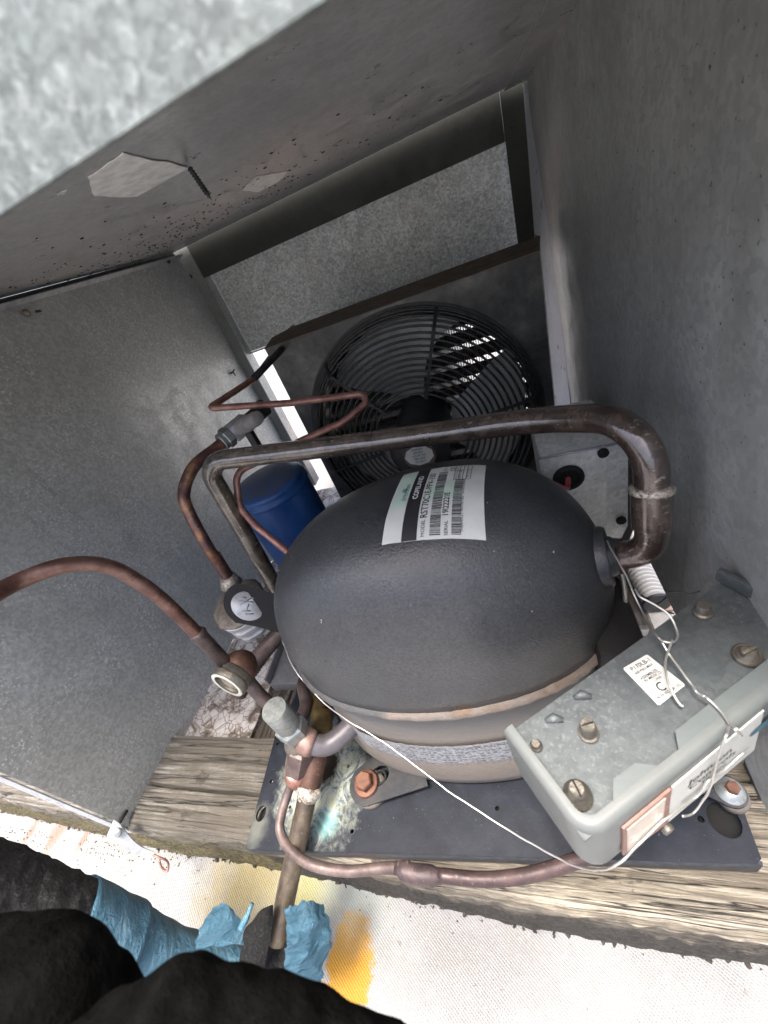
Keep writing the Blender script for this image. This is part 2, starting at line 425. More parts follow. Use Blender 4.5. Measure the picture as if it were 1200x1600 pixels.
def rustband():
    n = NT('rusty_weld_seam')
    s = n.noise(60, 5, .7, n.mapping((1, 1, 3)))
    g = n.ramp(n.noise(18, 4, .6), [(.42, 0), (.52, 1)])
    r_ = n.ramp(s, [(.35, (.10, .07, .04)), (.5, (.15, .085, .04)), (.65, (.25, .13, .06)), (.8, (.34, .29, .22))])
    x = n.sep(n.pos)[0]
    q = n.t.nodes.new('ShaderNodeMapRange'); n.link(n.math('ADD', x, n.math('MULTIPLY', n.math('SUBTRACT', s, .5), .03)), q.inputs[0]); q.inputs[1].default_value = -.118; q.inputs[2].default_value = -.108
    return n.out(n.mix(q.outputs[0], (.09, .09, .09), n.mix(n.math('MULTIPLY', g, .7), r_, (.2, .19, .18))), .65, .1, n.bump(n.noise(400, 4), .6, .001))
M_seam = rustband()

def plain(name, c, rough=.5, metal=0, var=.25, ns=80, bs=.2, bn=300, c2=None):
    n = NT(name)
    c2 = c2 or tuple(x * (1 - var) for x in c)
    a = n.ramp(n.noise(ns, 5, .65), [(.35, c2), (.62, c)])
    return n.out(a, rough, metal, n.bump(n.noise(bn, 4), bs, .0007))
M_black = plain('black_wire', (.075, .075, .073), .26, .3, .4, 120, .2, 300, (.035, .034, .032))
M_blackm = plain('matt_black_steel', (.017, .019, .024), .45, .1, .3, 60, .2, 300, (.045, .044, .042))
M_plastic = plain('black_plastic', (.006, .006, .0065), .75)
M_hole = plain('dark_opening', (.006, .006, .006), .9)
M_paintgrey = plain('grey_paint', (.115, .132, .133), .42, 0, .12, 40, .12, 500)
M_paintpale = plain('lit_side_grey_paint', (.125, .137, .135), .45, 0, .1, 40, .1, 500)  # same grey cover paint made paler, light on its sides put into the colour
M_cast = plain('grey_casting', (.50, .51, .52), .45, .3, .3, 60, .5, 200)
M_castdirt = plain('dirty_casting', (.27, .23, .18), .7, .1, .5, 120, .8, 260)
M_cream = plain('white_label', (.60, .61, .58), .45, 0, .08, 60, .03)
M_green = plain('pale_green_print', (.50, .62, .52), .45, 0, .12, 50, .03)
M_ink = plain('black_ink', (.02, .02, .022), .5, 0, .2)
M_inkblue = plain('teal_ink', (.05, .16, .22), .5, 0, .2)
M_inkgrey = plain('grey_ink', (.18, .19, .20), .5)
M_white = plain('white_ink', (.75, .76, .76), .5)
M_brass = plain('dirty_brass_screw', (.17, .155, .13), .45, .5, .4, 200, .6, 500)
M_steelw = plain('bright_wire', (.72, .71, .68), .3, .8, .2)
M_steelg = plain('dull_wire', (.62, .61, .58), .35, .8, .3)
M_rust = plain('rusty_bolt', (.17, .075, .045), .6, .25, .5, 150, .5, 400)
M_blade = plain('aluminium_blade', (.88, .88, .86), .40, .25, .25, 20, .1, 200)
M_fin = plain('coil_fin', (.24, .24, .23), .5, .4)
M_paper = plain('torn_paper', (.92, .91, .88), .8, 0, .25, 120, .3, 400)
M_pvc = plain('white_flexible_conduit', (.34, .34, .335), .4, 0, .08)
M_glass = plain('sight_glass', (.55, .57, .45), .1, 0, .5, 180)
M_gaskwhite = plain('pale_gasket', (.70, .68, .58), .5, .1, .3, 300)
M_scale = plain('faded_scale_window', (.58, .50, .42), .25, 0, .2, 40)
M_scalered = plain('faded_red_rim', (.24, .105, .08), .35, 0, .3, 70)
M_lens = plain('old_rubber', (.12, .105, .09), .7)
M_tar = plain('crusted_dirt', (.06, .05, .04), .95, 0, .7, 160, 1., 300)
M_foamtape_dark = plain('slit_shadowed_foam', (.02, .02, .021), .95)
M_redwire = plain('red_wire', (.50, .10, .12), .4)
M_outdoor = plain('pink_timber_offcut', (.62, .45, .36), .7, 0, .2, 40)

def dustysteel():
    n = NT('grimy_shroud_steel')
    f = n.noise(18, 7, .7)
    a = n.ramp(f, [(.35, (.05, .052, .052)), (.5, (.10, .10, .097)), (.62, (.17, .165, .15)), (.75, (.30, .28, .24))])
    return n.out(a, .36, .45, n.bump(n.noise(250, 4), .2, .0006))
M_shroud = dustysteel()
M_shroudtop = plain('brown_dust_on_steel', (.135, .105, .080), .8, 0, .4, 60, .4, 400)

def foam():
    n = NT('black_foam_insulation')
    f = n.noise(420, 5, .75, None, .5)
    a = n.ramp(f, [(.38, (.006, .006, .006)), (.55, (.026, .025, .025)), (.68, (.10, .095, .09)), (.78, (.26, .25, .24))])
    return n.out(a, .7, 0, n.bump(f, 1, .0035))
M_foam = foam()
def foam2():
    n = NT('sooty_foam_insulation')
    f = n.noise(160, 5, .7)
    a = n.ramp(f, [(.4, (.0022, .0022, .0022)), (.7, (.0058, .0056, .0052))])
    return n.out(a, 1.0, 0, n.bump(f, .8, .002), .05)
M_foam2 = foam2()
def tape():
    n = NT('blue_tape')
    wv = n.noise(60, 6, .7, n.mapping((.6, 1, 2.2), (0, 0, .5)), 1.2)
    a = n.ramp(wv, [(.32, (.028, .10, .15)), (.5, (.065, .17, .25)), (.68, (.14, .27, .35))])
    cre = n.ramp(n.noise(130, 3, .5, n.mapping((.35, 1, 1), (.3, 0, .7)), 2.5), [(.5, 0), (.525, 1), (.55, 0)])
    a = n.mix(n.math('MULTIPLY', cre, .45), a, (.07, .20, .26))
    return n.out(a, .5, 0, n.bump(n.math('ADD', wv, n.math('MULTIPLY', n.noise(300, 3, .6, None, 1), .35)), 1, .004))
M_tape = tape()

def bluepaint():
    n = NT('blue_receiver_paint')
    a = n.ramp(n.noise(30, 5), [(.35, (.012, .055, .19)), (.65, (.022, .095, .30))])
    du = n.ramp(n.sep(n.geo.outputs['Normal'])[2], [(.7, 0), (.95, 1)])
    dd = n.ramp(n.noise(90, 5, .7), [(.4, .25), (.6, .85)])
    a = n.mix(n.math('MULTIPLY', du, dd), a, (.075, .085, .10))
    return n.out(a, .33, 0, n.bump(n.noise(300, 3), .1, .0005))
M_blue = bluepaint()
def plate_mat():
    n = NT('black_base_plate')
    a = n.ramp(n.noise(40, 6, .7), [(.35, (.008, .010, .015)), (.6, (.015, .018, .026)), (.8, (.033, .037, .047))])
    sp = n.ramp(n.noise(500, 3), [(.68, 0), (.72, 1)])
    a = n.mix(n.math('MULTIPLY', sp, .4), a, (.25, .25, .26))
    # patina run from the leaking fitting
    p = n.noise(45, 6, .65, None, 2.2)
    pat = n.ramp(p, [(.38, (.10, .115, .12)), (.45, (.27, .31, .32)), (.5, (.40, .42, .30)), (.56, (.20, .23, .23)), (.66, (.07, .075, .08))])
    m = n.blob((-0.2285, 0.1164, -0.4000), .036, .8, 40, .35, (.95, .8, 1))
    a = n.mix(m, a, pat)
    t = n.blob((-0.2132, 0.0843, -0.4000), .009, .9, 110, .6, (1, 1, 1))
    a = n.mix(n.math('MULTIPLY', t, .7), a, (.16, .36, .36))
    oil = n.blob((-0.2241, 0.1306, -0.4000), .011, .6, 120, .3, (1, .6, 1))
    a = n.mix(oil, a, (.012, .008, .005))
    g = n.blob((-0.2855, 0.0765, -0.4000), .015, .8, 90, .5, (1.6, 1, 1))
    a = n.mix(n.math('MULTIPLY', g, .4), a, (.22, .23, .19))
    return n.out(a, n.ramp(n.noise(60, 4), [(.3, .40), (.7, .6)]), 0, n.bump(n.noise(500, 3), .2, .0005), .2)
M_plate = plate_mat()

# ------------------------------------------------------------------ ground, outside
ZR = -.512
def roof_f(u, v):
    x, y = -1.6 + 2.6 * u, -.5 + 1.0 * v
    return V(x, y, ZR + .004 * noise.noise(V(x * 5, y * 5, 0)) + .0015 * noise.noise(V(x * 22, y * 22, 3)))
bm = BM(); grid(bm, roof_f, 260, 100)
# the sheet goes on to the horizon, outside the finely modelled patch
R0, R1, S0, S1, B = -1.6, 1.0, -.5, .5, 60
for a_, b_, c_, d_ in ((-B, R0, -B, B), (R1, B, -B, B), (R0, R1, -B, S0), (R0, R1, S1, B)):
    vs = [bm.verts.new(p) for p in ((a_, c_, ZR), (b_, c_, ZR), (b_, d_, ZR), (a_, d_, ZR))]; bm.faces.new(vs)
o = obj('roof_surface', bm, M_roof, smooth=True); o['kind'] = 'structure'; o['label'] = 'white woven roof membrane with yellow and rust stains'

# ------------------------------------------------------------------ timbers
def beam(x0, x1, y0, y1, z0, z1, nx, cracks, seed, rag=.003, ext=None):
    """a sawn beam lying along x: section walked as a closed loop, rough arrises and open checks"""
    bm = BM(); sec = []
    def add(a, b, k):
        for i in range(k): sec.append((a[0] + (b[0] - a[0]) * i / k, a[1] + (b[1] - a[1]) * i / k))
    add((y0, z0), (y0, z1), 10); add((y0, z1), (y1, z1), 120); add((y1, z1), (y1, z0), 4); add((y1, z0), (y0, z0), 2)
    rings = []
    for i in range(nx + 1):
        x = x0 + (x1 - x0) * i / nx; ring = []
        sk = (ext or (lambda x: 0))(x)
        for (y, z) in sec:
            p = V(x, y, z)
            q = V(x * 3.0, y * 60, z * 60 + seed)
            d = .0009 * noise.noise(q) + .0009 * noise.noise(V(x * 40, y * 300, z * 300))
            dz = dy = 0
            if z > z1 - 1e-5:
                dz = d * 1.2
                for (cy, w, dep, ph) in cracks:
                    c = cy + .004 * noise.noise(V(x * 7 + ph, ph, 0)) + .0012 * noise.noise(V(x * 40, ph, 1))
                    m = noise.noise(V(x * 5 + ph, 3, ph)) + (1.2 if dep > .015 else .45)
                    if m > 0: dz -= dep * min(1, m * 2) * math.exp(-((y - c) / w) ** 2)
                e = (y - y0)
                if e < .012: dz -= (1 - e / .012) ** 2 * (.004 + rag * (1 + noise.noise(V(x * 25, seed, 0)))) 
            if y < y0 + 1e-5:
                t = (z1 - z) / (z1 - z0)
                dy = -.003 * noise.noise(V(x * 22, z * 60, seed)) + .002 * noise.noise(V(x * 90, z * 120, seed)) - t * .004
            ring.append(bm.verts.new(V(x, y + dy + sk, z + dz)))
        rings.append(ring)
    n = len(sec)
    for a, b in zip(rings, rings[1:]):
        for k in range(n): bm.faces.new((a[k], b[k], b[(k + 1) % n], a[(k + 1) % n]))
    bm.faces.new(rings[0]); bm.faces.new(rings[-1][::-1])
    bmesh.ops.recalc_face_normals(bm, faces=bm.faces)
    return bm
bm = beam(-1.05, -.300, .066, .163, -.509, -.4225, 260, [(.108, .0011, .016, 1.), (.136, .0007, .004, 2.), (.088, .0006, .004, 5.)], 3, ext=lambda x: max(0, (-.45 - x)) * .05)
tag(obj('timber_beam', bm, M_beam_grey, loc=(-.6, .11, -.509), smooth=True, auto=50), 'weathered grey split timber with mossy edge, left of the black base plate', 'timber')
bm = beam(-.300, .62, .052, .163, -.509, -.4225, 320, [(.140, .001, .006, 11.), (.119, .001, .006, 12.), (.098, .0012, .008, 15.), (.078, .001, .004, 17.), (.130, .0009, .005, 21.)], 9, ext=lambda x: max(0, -.05 - x) * .055)
tag(obj('timber_beam', bm, M_beam, loc=(.1, .1, -.509), smooth=True, auto=50), 'yellowish split timber beam under the front edge of the black base plate', 'timber')
# side sill with flaking paint, and dark board beside it
bm = BM(); 
def sill(u, v):
    x, y = -.49 + .125 * u, .165 + .55 * v
    return V(x, y, -.4425 + .0016 * noise.noise(V(x * 60, y * 60, 0)) + .0008 * noise.noise(V(x * 200, y * 200, 0)))
grid(bm, sill, 50, 160)
ex = bmesh.ops.extrude_face_region(bm, geom=bm.faces[:]); vs = [e for e in ex['geom'] if isinstance(e, bmesh.types.BMVert)]
for v in vs: v.co.z = -.509
bmesh.ops.recalc_face_normals(bm, faces=bm.faces)
tag(obj('timber_sill', bm, M_flaky, loc=(-.43, .4, -.509), smooth=True, auto=50), 'timber sill with flaking pale paint running back along the left panel', 'timber')
bm = BM()
for k in range(3):
    x0 = -.364 + k * .0175
    box(bm, (x0, .1645, -.509), (x0 + .0165, .33 - k * .012, -.447 + (.004 if k == 1 else 0)), .0012)
tag(obj('packing_board', bm, M_beam2, loc=(-.34, .25, -.509), smooth=True, auto=40), 'dark grooved packing boards beside the flaking sill, left of the base plate', 'timber')
bm = BM(); box(bm, (-.357, .232, -.4465), (-.312, .60, -.428), .002); box(bm, (-.357, .232, -.428), (-.354, .60, -.415), .0008)
tag(obj('steel_rail', bm, galv('grey_rail_steel', (.22, .225, .23), .2, 200, .5, .3, .8), loc=(-.335, .42, -.4465), smooth=True, auto=40), 'grey galvanised rail running back left of the compressor', 'steel rail')
bm = BM(); box(bm, (-.31, .19, -.509), (.11, .62, -.4235), .002)
tag(obj('support_deck', bm, M_beam2, loc=(-.1, .4, -.509)), 'dark timber deck under the rear of the base plate', 'timber')

# crusted dirt where timber meets membrane
bm = BM()
for k in range(240):
    x = random.uniform(-.95, .45)
    y = .066 + max(0, -.45 - x) * .05 if x < -.3 else .052 + max(0, -.05 - x) * .055
    r = random.choice((.0007, .0010, .0014, .002)) * random.uniform(.7, 1.3)
    if random.random() < .05: r *= 1.5
    m = Matrix.Translation((x, y - .0035 - random.random() * .003 + r, ZR + r * .3 + random.random() * .004)) @ Matrix.Rotation(random.random() * 3, 4, 'Z') @ Matrix.Diagonal((1.7, 1, .8, 1))
    vs = bmesh.ops.create_icosphere(bm, subdivisions=1, radius=r, matrix=m)['verts']
    for v in vs: v.co += noise.noise_vector(v.co * 400) * r * .5
for k in range(900):
    x = random.uniform(-.95, .45); y = .064 - abs(random.gauss(0, .012)); r = random.uniform(.0003, .0009)
    bmesh.ops.create_icosphere(bm, subdivisions=1, radius=r, matrix=Matrix.Translation((x, y, ZR + r * .6)))
o = obj('dirt_crumbs', bm, M_tar, smooth=True); o['kind'] = 'stuff'; tag(o, 'brown crumbs of dirt along the foot of the front timber', 'dirt')

# something pale and pinkish outside behind the unit
bm = BM(); box(bm, (-.44, .80, -.511), (-.30, 1.25, -.42), .004)
tag(obj('timber_offcut', bm, M_outdoor, loc=(-.37, 1., -.511)), 'pale pinkish timber seen through the gap behind the blue receiver', 'timber')
bm = BM(); box(bm, (.13, .36, -.511), (.3, .50, -.44), .004)
tag(obj('timber_offcut', bm, M_outdoor, loc=(.2, .43, -.511)), 'pale pinkish timber seen below the ribbed white conduit at right', 'timber')

# ------------------------------------------------------------------ housing
H = thing('equipment_housing', 'open galvanised sheet metal housing around the condensing unit', 'metal housing', (-.19, .4, -.44))
XL, XR, YB, ZC = -.472, .098, .74, .0655
def sheet(name, pts, d, m, parent=H): 
    bm = BM(); prism(bm, pts, d); bmesh.ops.recalc_face_normals(bm, faces=bm.faces); return obj(name, bm, m, parent)
def dented(name, f, nu, nv, m, thick, amp=.0012, parent=H, fs=9):
    bm = BM()
    g = grid(bm, f, nu, nv); bm.normal_update()
    for v in bm.verts: v.co += v.normal * amp * 1.0 * (noise.noise(v.co * fs) + .3 * noise.noise(v.co * fs * 4))
    ex = bmesh.ops.extrude_face_region(bm, geom=bm.faces[:])
    for v in [e for e in ex['geom'] if isinstance(e, bmesh.types.BMVert)]: v.co += Vector(thick)
    bmesh.ops.recalc_face_normals(bm, faces=bm.faces)
    return obj(name, bm, m, parent, smooth=True, auto=40)
left = dented('side_panel', lambda u, v: V(XL, .068 + (YB - .068) * u, -.442 + (.0555 + .442) * v), 60, 50, M_wall_l, (-.001, 0, 0), .0010)
sheet('panel_flange', [(XL - .0012, .0665, .058), (XL - .0012, .0665, -.442), (XL - .024, .0665, -.442), (XL - .024, .0665, .058)], (0, -.0012, 0), M_flange)
sheet('panel_top_flange', [(XL + .001, .07, .0545), (XL + .009, .07, .0580), (XL + .009, YB - .005, .0580), (XL + .001, YB - .005, .0545)], (0, 0, .001), M_flange)
def rw(u, v):
    y = -.05 + (YB + .05) * u; z = -.322 + (.075 + .322) * v
    t = min(1, max(0, (y - .33) / .04)); z -= .12 * t * t * (3 - 2 * t) * (1 - v)
    return V(XR + .010 * (1 - v) * u - .006 * v, y, z)
right = dented('side_panel', rw, 60, 50, M_wall_r, (.001, 0, 0), .0016)
sheet('panel_edge', [(.1005, .05, -.3215), (.1025, .33, -.3215), (.110, .33, -.3215), (.108, .05, -.3215)], (0, 0, -.001), M_flange)
lid = dented('lid_panel', lambda u, v: V(-.481 + (.0715 + .481) * u, .0715 + (YB - .003 - .0715) * v, ZC), 50, 50, M_ceil, (0, 0, .001), .0004)
lid2 = dented('lid_panel', lambda u, v: V(.0660 + (.115 - .0660) * u, .0715 + (YB - .003 - .0715) * v, ZC - .0022), 8, 50, M_ceil, (0, 0, .001), .0005)
sheet('gap_shade_sheet', [(-.4815, .0715, ZC), (-.4815, YB, ZC), (-.4815, YB, .0), (-.4815, .0715, .0)], (-.001, 0, 0), M_blackm)  # black sheet added so the gap between lid and left panel reads as shade
# front lip of the lid, close to the lens
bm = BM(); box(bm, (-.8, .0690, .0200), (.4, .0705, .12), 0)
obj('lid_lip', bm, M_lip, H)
# rear frame
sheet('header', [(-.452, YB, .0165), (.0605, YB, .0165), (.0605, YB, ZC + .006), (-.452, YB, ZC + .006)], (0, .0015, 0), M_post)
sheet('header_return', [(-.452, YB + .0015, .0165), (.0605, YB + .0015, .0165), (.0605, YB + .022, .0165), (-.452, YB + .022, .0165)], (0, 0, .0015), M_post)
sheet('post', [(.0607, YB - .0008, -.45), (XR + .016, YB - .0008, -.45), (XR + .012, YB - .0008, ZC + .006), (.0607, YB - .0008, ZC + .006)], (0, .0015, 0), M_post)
sheet('post', [(XL - .012, YB - .0008, ZC + .006), (XL - .012, YB - .0008, -.442), (-.4525, YB - .0008, -.442), (-.4525, YB - .0008, ZC + .006)], (0, .0015, 0), galv('left_post_steel', (.26, .27, .26), .15, 260, .6, .25, .4))
sheet('post_return', [(-.4540, YB + .0008, .06), (-.4540, YB + .0008, -.442), (-.4540, YB + .028, -.442), (-.4540, YB + .028, .06)], (.0015, 0, 0), M_wall_l)
sheet('sun_block_cap', [(-.484, YB, ZC + .006), (.125, YB, ZC + .006), (.125, YB + .06, ZC + .006), (-.484, YB + .06, ZC + .006)], (0, 0, .001), M_post)  # unseen cap added to keep sunlight off the top of the back panel
back = dented('back_panel', lambda u, v: V(-.4520 + (.075 + .452) * u, YB + .026, -.123 + .15 * v), 40, 16, M_back, (0, .001, 0), .0008)
sheet('back_panel_hem', [(-.4515, YB + .026, -.1235), (.07, YB + .026, -.1235), (.07, YB + .012, -.1235), (-.4515, YB + .012, -.1235)], (0, 0, -.001), M_flange)
# added pale strip, daylight in the right rear corner put into its colour
bm = BM()
def cb(u, v):
    z = ZC - .004 - (ZC - .004 + .44) * v
    x0, y0 = XR + .007 * v - .0005, .705 - .075 * v
    x1, y1 = XR - .0085 - .012 * v, YB - .0015
    t = u; bowx = .006 * math.sin(math.pi * t) * v
    return V(x0 + (x1 - x0) * t + bowx - .001, y0 + (y1 - y0) * t, z)
grid(bm, cb, 8, 20); bmesh.ops.solidify(bm, geom=bm.faces[:], thickness=.0006); obj('corner_daylight_strip', bm, galv('pale_daylight_strip', (.88, .9, .94), .06, 200, .35, .2, .1), H, smooth=True, auto=40)
def screw(p, n, L, parent=H, m=M_castdirt, r=.0024):
    bm = BM(); hexnut(bm, r * 1.7, 0, r * 1.2, p, n, .15); lathe(bm, [(r * .9, -L), (r * .9, 0)], p, n, 10)
    return obj('screw', bm, m, parent)
screw((0.0716, 0.7375, 0.0286), (0, -1, 0), .004, m=M_blackm, r=.0022)
screw((-0.4728, 0.7375, 0.0263), (0, -1, 0), .004, m=M_blackm, r=.0022)
screw((-0.4700, 0.6954, 0.0556), (1, 0, -.1), .006, m=M_blackm)
bm = BM(); q = Vector((-0.4700, 0.4101, 0.0450)); tube(bm, [q, q + V(.005, -.0055, .002)], .0028, 10, wob=.0006, wf=400); obj('stud', bm, M_castdirt, H, smooth=True)
bm = BM(); q = Vector((-0.4700, 0.4200, 0.0446)); tube(bm, [q, q + V(.004, .003, -.001)], .0012, 8); obj('stud', bm, M_blackm, H, smooth=True)
bm = BM(); q = Vector((-0.4700, 0.6946, -0.1343)); tube(bm, [q + V(0, -.006, 0), q + V(.003, 0, 0), q + V(.003, .008, .002)], .0016, 8); tube(bm, [q + V(.003, 0, 0), q + V(.004, 0, -.008)], .0013, 8); obj('clip', bm, M_blackm, H, smooth=True)
bm = BM(); q = Vector((-0.4700, 0.3030, -0.2559)); 
# long self-tapping screw through the lid
q = Vector((-0.1666, 0.3226, 0.0640)); bm = BM(); d = V(.25, -.05, -1).normalized(); L = .020
prof = []
for k in range(22):
    h = L * k / 22; prof.append(((.0021 if k % 2 else .0013) * (1 if k < 17 else (22 - k) / 5), h))
lathe(bm, prof + [(.0001, L)], q, d, 12); obj('lid_screw', bm, M_blackm, H, smooth=True)
# paper remnants
def patch(name, pts, m, parent, z):
    P = [Vector(p) for p in pts]; out = []
    for a, b in zip(P, P[1:] + P[:1]):
        for k in range(5):
            t = k / 5; out.append(a.lerp(b, t) + V(*(random.uniform(-1, 1) * .0012 for _ in 'ab'), 0))
    bm = BM(); prism(bm, out, (0, 0, .0005)); bmesh.ops.recalc_face_normals(bm, faces=bm.faces); return obj(name, bm, m, parent)
patch('paper_remnant', [(-0.1567, 0.2452, 0.0648), (-0.1830, 0.2469, 0.0648), (-0.2096, 0.2760, 0.0648), (-0.2148, 0.3231, 0.0648), (-0.1686, 0.3282, 0.0648)], M_paper, H, 0)
patch('paper_remnant', [(-0.2138, 0.4974, 0.0648), (-0.1823, 0.4680, 0.0648), (-0.1700, 0.5276, 0.0648), (-0.1956, 0.5625, 0.0648), (-0.2228, 0.5606, 0.0648)], M_paper, H, 0)
patch('paper_remnant', [(-0.2032, 0.2412, 0.0648), (-0.1995, 0.2451, 0.0648), (-0.2063, 0.2488, 0.0648)], M_paper, H, 0)
# specks of grime under the lid
bm = BM()
for k in range(520):
    x = random.gauss(-.36, .16) + 0; y = .62 - abs(random.gauss(0, .14)) + random.uniform(-.02, .06)
    if y < .1 or x > .05 or x < -.6: continue
    r = random.uniform(.0004, .0013)
    bmesh.ops.create_icosphere(bm, subdivisions=1, radius=r, matrix=Matrix.Translation((x, y, .0648)) @ Matrix.Diagonal((1 + random.random(), 1, .4, 1)))
o = obj('grime_specks', bm, M_hole, H); o['kind'] = 'stuff'
# slot and hole in the lower corner of the left panel, latch at its foot
bm = BM(); 
for (p, r) in (((-0.4705, 0.0827, -0.4389), .0024),):
    lathe(bm, [(r, -.0004), (r, .0006)], p, (1, 0, 0), 16)
obj('hole', bm, M_hole, H)
bm = BM(); tube(bm, [(-0.4702, 0.0643, -0.4104), (-0.4702, 0.0799, -0.4122)], .0016, 8); obj('slot', bm, M_hole, H, smooth=True)
L = thing('latch_strap', 'bent silver latch strap with a hook hanging from the foot of the left panel', 'latch', (-0.4932, 0.0649, -0.4400))
bm = BM(); path = [(-0.4668, 0.0608, -0.3997), (-0.4540, 0.0580, -0.4020), (-0.4489, 0.0520, -0.4216), (-0.4443, 0.0504, -0.4352), (-0.4332, 0.0500, -0.4419)]
P = catmull(path, 6); wv = Vector((-0.4495, 0.0637, -0.3970)) - Vector((-0.4549, 0.0570, -0.4028))
for a, b in zip(P, P[1:]):
    i = P.index(a); w0 = 1 - .75 * i / len(P); w1 = 1 - .75 * (i + 1) / len(P)
    vs = [bm.verts.new(a - wv * w0 * .9), bm.verts.new(b - wv * w1 * .9), bm.verts.new(b + wv * w1 * .9), bm.verts.new(a + wv * w0 * .9)]; bm.faces.new(vs)
bmesh.ops.remove_doubles(bm, verts=bm.verts, dist=1e-6); bmesh.ops.solidify(bm, geom=bm.faces[:], thickness=.0012)
obj('strap', bm, M_flange, L, smooth=True, auto=40)
bm = BM(); tube(bm, catmull([(-0.4345, 0.0498, -0.4414), (-0.4272, 0.0493, -0.4463), (-0.4222, 0.0477, -0.4548), (-0.4267, 0.0417, -0.4653), (-0.4320, 0.0430, -0.4606), (-0.4313, 0.0477, -0.4513)], 6), .0011, 8); obj('hook', bm, M_cu, L, smooth=True)
bm = BM(); lathe(bm, [(.004, 0), (.005, .001), (.004, .002), (.0015, .0026)], (-0.4523, 0.0585, -0.3988), V(.3, -.6, .6), 20); obj('rivet', bm, M_zinc, L, smooth=True)

# ------------------------------------------------------------------ base plate (with real holes)
def plate():
    FL, FR, BR_, BL_ = V(-.306, .0665, -.4165), V(.109, .080, -.4165), V(.100, .175, -.4165), V(-.3125, .168, -.4165)
    return FL, FR, BR_, BL_
BP = thing('base_plate', 'black steel base plate with round holes carrying the compressor', 'base plate', (-.1, .12, -.4165))
from mathutils.geometry import delaunay_2d_cdt
def holed(outer, holes, z0, z1):
    vs = [Vector((p[0], p[1])) for p in outer]; edges = [(i, (i + 1) % len(vs)) for i in range(len(vs))]; n0 = len(vs)
    loops = []
    for (c, rx, ry, rot) in holes:
        s = len(vs); k = 20
        for i in range(k):
            a = 2 * math.pi * i / k; x, y = rx * math.cos(a), ry * math.sin(a)
            vs.append(Vector((c[0] + x * math.cos(rot) - y * math.sin(rot), c[1] + x * math.sin(rot) + y * math.cos(rot))))
        edges += [(s + i, s + (i + 1) % k) for i in range(k)]; loops.append(list(range(s, s + k)))
    faces = [list(range(n0))] + loops
    ov, oe, of, _, _, forig = delaunay_2d_cdt(vs, edges, faces, 1, 1e-7)
    bm = BM(); T = [bm.verts.new((p.x, p.y, z1)) for p in ov]
    for f, fo in zip(of, forig):
        if all(q == 0 for q in fo): bm.faces.new([T[i] for i in f])
    r = bmesh.ops.extrude_face_region(bm, geom=bm.faces[:])
    for v in [e for e in r['geom'] if isinstance(e, bmesh.types.BMVert)]: v.co.z = z0
    bmesh.ops.recalc_face_normals(bm, faces=bm.faces); return bm
ZP = -.402
hs = [((-0.2856, 0.0866, -0.4020), .0052, .0066, 0), ((-0.2854, 0.1138, -0.4020), .0018, .0018, 0), ((-0.2926, 0.1495, -0.4020), .0013, .0013, 0),
      ((-0.2022, 0.1310, -0.4020), .0017, .0017, 0), ((-0.2283, 0.1037, -0.4020), .0017, .0022, 0), ((-0.2554, 0.0938, -0.4020), .0015, .0015, 0),
      ((-0.1862, 0.0803, -0.4020), .0018, .0018, 0), ((-0.0594, 0.1053, -0.4020), .0018, .0018, 0), ((0.0968, 0.1086, -0.4020), .0098, .0105, 0), ((0.0829, 0.1080, -0.4020), .0022, .0022, 0)]
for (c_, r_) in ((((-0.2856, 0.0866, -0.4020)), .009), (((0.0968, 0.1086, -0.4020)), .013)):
    bm = BM(); lathe(bm, [(r_, 0), (r_, .0006)], (c_[0], c_[1], -.4125), (0, 0, 1), 24); obj('hole_shade_disc', bm, M_hole, BP)  # dark disc below each large hole, its colour standing in for shade
outer = [(-0.2910, 0.0612, -0.4020), (-0.2857, 0.0593, -0.4020), (0.1053, 0.0856, -0.4020), (0.1090, 0.0886, -0.4020), (0.1117, 0.1272, -0.4020), (.085, .168), (.085, .5), (-.29, .5), (-.29, .2), (-0.2992, 0.1574, -0.4020)]
bm = holed(outer, hs, ZP - .003, ZP)
obj('plate', bm, M_plate, BP)
bm = BM(); a, b = Vector((-0.2910, 0.0612, -0.4020)), Vector((0.1086, 0.0875, -0.4020))
d = (b - a); d.z = 0; nrm = V(d.y, -d.x, 0).normalized(); prof = [(0, 0), (.0016, -.0006), (.0026, -.002), (.003, -.004), (.003, -.0145), (.0015, -.0145), (.0010, -.0045), (0, -.003)]
rings = []
for t in (0, .004, .02, .98, .996, 1):
    s = 1 if .003 < t < .997 else .7
    rings.append([bm.verts.new(V(a.x, a.y, ZP) + d * t + nrm * p[0] * s + V(0, 0, p[1])) for p in prof])
for r0, r1 in zip(rings, rings[1:]):
    for k in range(len(prof)): bm.faces.new((r0[k], r1[k], r1[(k + 1) % len(prof)], r0[(k + 1) % len(prof)]))
bm.faces.new(rings[0]); bm.faces.new(rings[-1][::-1]); bmesh.ops.recalc_face_normals(bm, faces=bm.faces)
obj('front_lip', bm, plain('worn_black_lip', (.035, .039, .048), .4, .1, .5, 200, .3), BP, smooth=True, auto=50)
